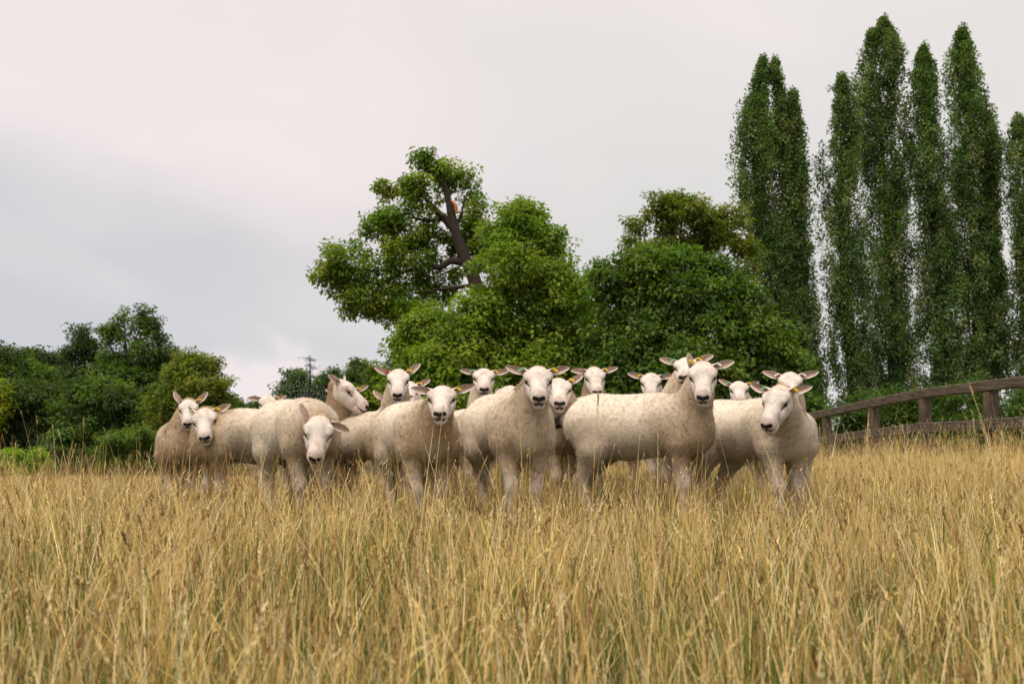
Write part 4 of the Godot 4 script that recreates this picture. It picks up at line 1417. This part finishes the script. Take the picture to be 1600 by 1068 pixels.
func build_sheep() -> void:
	make_head()
	wool_tuft = make_wool_tuft()
	eye_mesh = make_eye()
	# x: where the body stands; hx, hy: the point between the eyes; d: distance; ears: [raise, sweep back] for the left and right ear as seen from the front
	sheep("leftmost sheep with both ears pricked up and a brown chest, facing the camera", {"d": 8.2, "x": 291, "yaw": 8, "hx": 294, "hy": 640, "hd": 7.8, "hyaw": 16, "pitch": 36, "ears": [[50, 20], [42, 5]], "tags": ["", "yellow"], "tan": 1.26, "head": 0.92})
	sheep("second sheep from the left, brown-sided and facing left, head turned to the camera", {"d": 7.2, "x": 395, "yaw": -66, "hx": 319, "hy": 657, "hd": 6.95, "hyaw": 11, "pitch": 35, "roll": 8, "ears": [[22, 66], [14, -5]], "tags": ["mint", "yellow"], "tan": 1.26, "legs": [0.08, -0.05, 0.06, -0.05]})
	sheep("far white sheep, only its upper face showing, below the gap in the trees", {"d": 10.4, "x": 425, "yaw": 15, "hx": 418, "hy": 631, "hd": 9.9, "hyaw": 14, "pitch": 35, "ears": [[6, 10], [12, 0]], "tags": ["", "yellow"], "tan": 0.50, "size": 0.97, "cell": 0.018, "wool": 3000})
	sheep("sheep with its head lowered and grey-spotted ears drooping forward", {"d": 6.75, "x": 468, "yaw": 28, "hx": 497, "hy": 677, "hd": 6.15, "hyaw": 10, "pitch": 48, "roll": -5, "ears": [[58, 10], [-20, 25]], "tan": 0.80, "legs": [0.02, -0.06, 0.10, -0.10], "size": 1.02})
	sheep("sheep with long brown neck and head in profile looking right", {"d": 8.0, "x": 505, "yaw": 38, "hx": 547, "hy": 611, "hd": 7.6, "hyaw": 86, "pitch": 32, "ears": [[28, 40], [30, 10]], "tan": 1.30, "eardark": 0.9})
	sheep("sheep hidden behind the profile sheep, only its yellow-tagged ear and throat showing", {"d": 9.0, "x": 528, "yaw": 25, "hx": 543, "hy": 619, "hd": 8.5, "hyaw": 12, "pitch": 30, "ears": [[10, 10], [22, 0]], "tags": ["", "yellow"], "tan": 0.67, "cell": 0.018, "wool": 3000})
	sheep("grey-brown flanked sheep, head hidden behind a taller sheep's neck, one white ear raised", {"d": 7.6, "x": 572, "yaw": 52, "hx": 612, "hy": 634, "hd": 7.5, "size": 0.93, "hyaw": 10, "pitch": 33, "ears": [[40, 15], [10, 10]], "tan": 1.34})
	sheep("sheep with wide raised pink ears, standing tall above the brown-chested front sheep", {"d": 7.75, "x": 632, "yaw": -12, "hx": 622, "hy": 594, "hd": 7.25, "hyaw": 5, "pitch": 28, "ears": [[22, -5], [30, -5]], "tags": ["red", "yellow"], "tan": 0.84})
	sheep("sheep hidden behind the tall sheep with wide ears, only a tagged ear showing", {"d": 8.8, "x": 655, "yaw": 5, "hx": 640, "hy": 611, "hd": 8.3, "hyaw": 8, "pitch": 28, "ears": [[8, 8], [24, 0]], "tags": ["", "yellow"], "tan": 0.59, "cell": 0.018, "wool": 3000})
	sheep("brown-chested front sheep with a dark smudged nose, left of the centre sheep", {"d": 6.15, "x": 655, "yaw": 18, "hx": 690, "hy": 622, "hd": 5.62, "hyaw": 0, "pitch": 23, "ears": [[9, 2], [12, 0]], "tags": ["", "yellow"], "tan": 1.18, "size": 0.96, "legs": [0.05, -0.02, 0.04, -0.06], "bib": 0.3})
	sheep("sheep with a mint-green tag hanging from its left ear, between the two front sheep", {"d": 8.5, "x": 738, "yaw": 10, "hx": 756, "hy": 590, "hd": 8.0, "hyaw": 3, "pitch": 24, "ears": [[6, -2], [8, -2]], "tags": ["mint", "yellow"], "tan": 0.80})
	sheep("sheep lying low behind the centre sheep's back, only its brow and tagged ear showing", {"d": 8.9, "x": 800, "yaw": -35, "hx": 786, "hy": 619, "hd": 8.45, "hyaw": -38, "pitch": 31, "ears": [[2, 30], [22, 20]], "tags": ["", "yellow"], "tan": 0.42, "cell": 0.018, "wool": 3000})
	sheep("big centre front sheep staring straight at the camera with pale chest and black nose", {"d": 6.2, "x": 800, "yaw": 14, "hx": 841, "hy": 594, "hd": 5.65, "hyaw": 0, "pitch": 27, "ears": [[12, 0], [9, 0]], "tags": ["mint", "yellow"], "tan": 0.84, "bib": 0.85, "legs": [0.06, 0.0, 0.05, -0.08], "size": 1.02})
	sheep("sheep tucked close behind the right shoulder of the centre sheep, one tagged ear visible", {"d": 7.3, "x": 890, "yaw": -3, "hx": 873, "hy": 608, "hd": 6.75, "hyaw": 0, "pitch": 24, "ears": [[8, 5], [26, -5]], "tags": ["", "yellow"], "tan": 0.92})
	sheep("sheep with a brown neck looking over between the centre sheep and the broadside sheep", {"d": 8.4, "x": 900, "yaw": 26, "hx": 930, "hy": 590, "hd": 7.9, "hyaw": 2, "pitch": 31, "ears": [[10, -3], [10, -3]], "tags": ["", "yellow"], "tan": 1.22})
	sheep("large broadside sheep with a dark tail stub, body facing right", {"d": 6.45, "x": 1010, "yaw": 61, "hx": 1098, "hy": 588, "hd": 6.05, "hyaw": -11, "pitch": 35, "ears": [[66, -30, 0.0, 0.11], [12, 0]], "tags": ["yellow", "white_tag"], "tan": 1.01, "tail": 1.0, "legs": [0.03, -0.05, 0.03, -0.05], "size": 1.02, "fat": 1.03})
	sheep("sheep with a teal tag peeping over the broadside sheep's back, face half hidden", {"d": 8.8, "x": 1022, "yaw": 5, "hx": 1017, "hy": 598, "hd": 8.3, "hyaw": -8, "pitch": 29, "ears": [[14, -3], [2, 5]], "tags": ["yellow", "teal"], "tan": 0.59, "cell": 0.018, "wool": 3500})
	sheep("tallest sheep, chin raised and ears wide, behind the broadside sheep's head", {"d": 7.2, "x": 985, "yaw": 62, "hx": 1071, "hy": 573, "hd": 6.9, "hyaw": -16, "pitch": 16, "roll": 3, "ears": [[14, -3], [18, -3]], "tags": ["mint", "yellow"], "tan": 0.80, "size": 1.03})
	sheep("far sheep with a green-tipped ear, nose sinking behind the right front sheep's back", {"d": 9.3, "x": 1162, "yaw": -5, "hx": 1155, "hy": 609, "hd": 8.8, "hyaw": -9, "pitch": 25, "ears": [[28, 8], [12, 8]], "tags": ["mint", "yellow"], "tan": 0.50, "cell": 0.018, "wool": 3500})
	sheep("front right sheep with a cream chest, head turned to the left", {"d": 6.45, "x": 1180, "yaw": 28, "hx": 1211, "hy": 628, "hd": 5.85, "hyaw": -37, "pitch": 39, "roll": -3, "ears": [[16, 5], [14, 30]], "tags": ["mint", "yellow"], "tan": 0.67, "bib": 0.6, "legs": [0.06, -0.02, 0.05, -0.05], "size": 1.0})
	sheep("sheep with broad pink ears right behind the head of the front right sheep", {"d": 7.5, "x": 1226, "yaw": -6, "hx": 1235, "hy": 599, "hd": 6.95, "hyaw": -15, "pitch": 28, "ears": [[12, -3], [12, -3]], "tags": ["white_tag", "white_tag"], "tan": 0.67})
	WorkerThreadPool.wait_for_group_task_completion(WorkerThreadPool.add_group_task(grow_skin, jobs.size()))
	for j in jobs:
		finish_sheep(j)
	# a swarm of midges over the back of the sheep with the lowered head
	var fly := SphereMesh.new()
	fly.radius = 0.0016
	fly.height = 0.0032
	fly.radial_segments = 6
	fly.rings = 3
	var root := base("midge_swarm", at(475, 610, 7.2))
	tag(root, "swarm of tiny pale midges above the back of the sheep with lowered head", "midges", "", "stuff")
	var list := []
	var tints := PackedColorArray()
	for k in 700:
		list.append(Transform3D(Basis(), Vector3(rng.randfn() * 0.13, rng.randfn() * 0.09 - 0.03, rng.randfn() * 0.2)))
		tints.append(Color.WHITE)
	copies("midges", fly, mat.fly, list, tints, root)

func build_grass() -> void:
	var root := base("dry_grass", Vector3.ZERO)
	tag(root, "tall straw-coloured meadow grass with seed stems covering the whole field", "grass", "", "stuff")
	var dry := []
	for k in 6:
		dry.append(dry_tuft(16, 0.040))
	var wide := []
	for k in 4:
		wide.append(dry_tuft(44, 0.15))
	var green := []
	for k in 4:
		green.append(green_tuft(26, 0.07))
	var stems := []
	for k in 5:
		stems.append(stem_tuft(5, 0.10, 0.36))
	var tall := []
	for k in 3:
		tall.append(stem_tuft(5, 0.14, 0.52))
	sow(root, "straw_blades", dry, 66.0, 0.7, 9.5, 1.6, 0.75, 1.25, 1.0, 0.04)
	sow(root, "green_blades", green, 135.0, 0.7, 9.5, 1.6, 0.7, 1.2, 1.0)
	sow(root, "seed_stems", stems, 62.0, 0.8, 4.6, 1.2, 0.7, 1.15, 1.05)
	sow(root, "seed_stems", tall, 13.0, 4.6, 12.5, 1.6, 0.8, 1.2, 1.0)
	sow(root, "seed_stems", tall, 34.0, 7.2, 11.5, 1.6, 0.8, 1.25, 1.0, 0.0, 3.1)
	sow(root, "seed_stems", stems, 46.0, 1.1, 13.5, 1.6, 0.75, 1.2, 1.0)
	sow(root, "straw_blades", wide, 85.0, 9.5, 24.0, 2.5, 0.65, 1.0, 1.05)
	sow(root, "straw_blades", wide, 22.0, 24.0, 46.0, 3.0, 1.0, 1.5, 1.05)
	grass_stalk("thick stalk with a heavy bent seed head leaning left in front of the fence", 1521, 618, 4.2, 50, 0.060, 0.005, Color(0.56, 0.40, 0.18))
	grass_stalk("thin stalk with a small seed head in front of the fence's left end", 1357, 650, 5.2, -14, 0.03, 0.004, Color(0.50, 0.36, 0.16))
	grass_stalk("lone stalk with a blunt seed head left of the leftmost sheep", 258, 677, 5.6, -8, 0.035, 0.006, Color(0.50, 0.33, 0.14))
	grass_stalk("thin stalk crossing the dark nose of the front left sheep", 692, 640, 4.9, -14, 0.03, 0.003, Color(0.60, 0.44, 0.22))
	grass_stalk("tall stalk in front of the broadside sheep's hind leg", 934, 632, 4.6, -10, 0.07, 0.005, Color(0.56, 0.42, 0.20))
	grass_stalk("arching stalk at the left edge of the flock over the shrub", 150, 703, 5.0, -16, 0.03, 0.003, Color(0.55, 0.40, 0.18))
	grass_stalk("slim stalk standing before the chest of the centre sheep", 808, 606, 4.8, 10, 0.03, 0.003, Color(0.60, 0.45, 0.22))
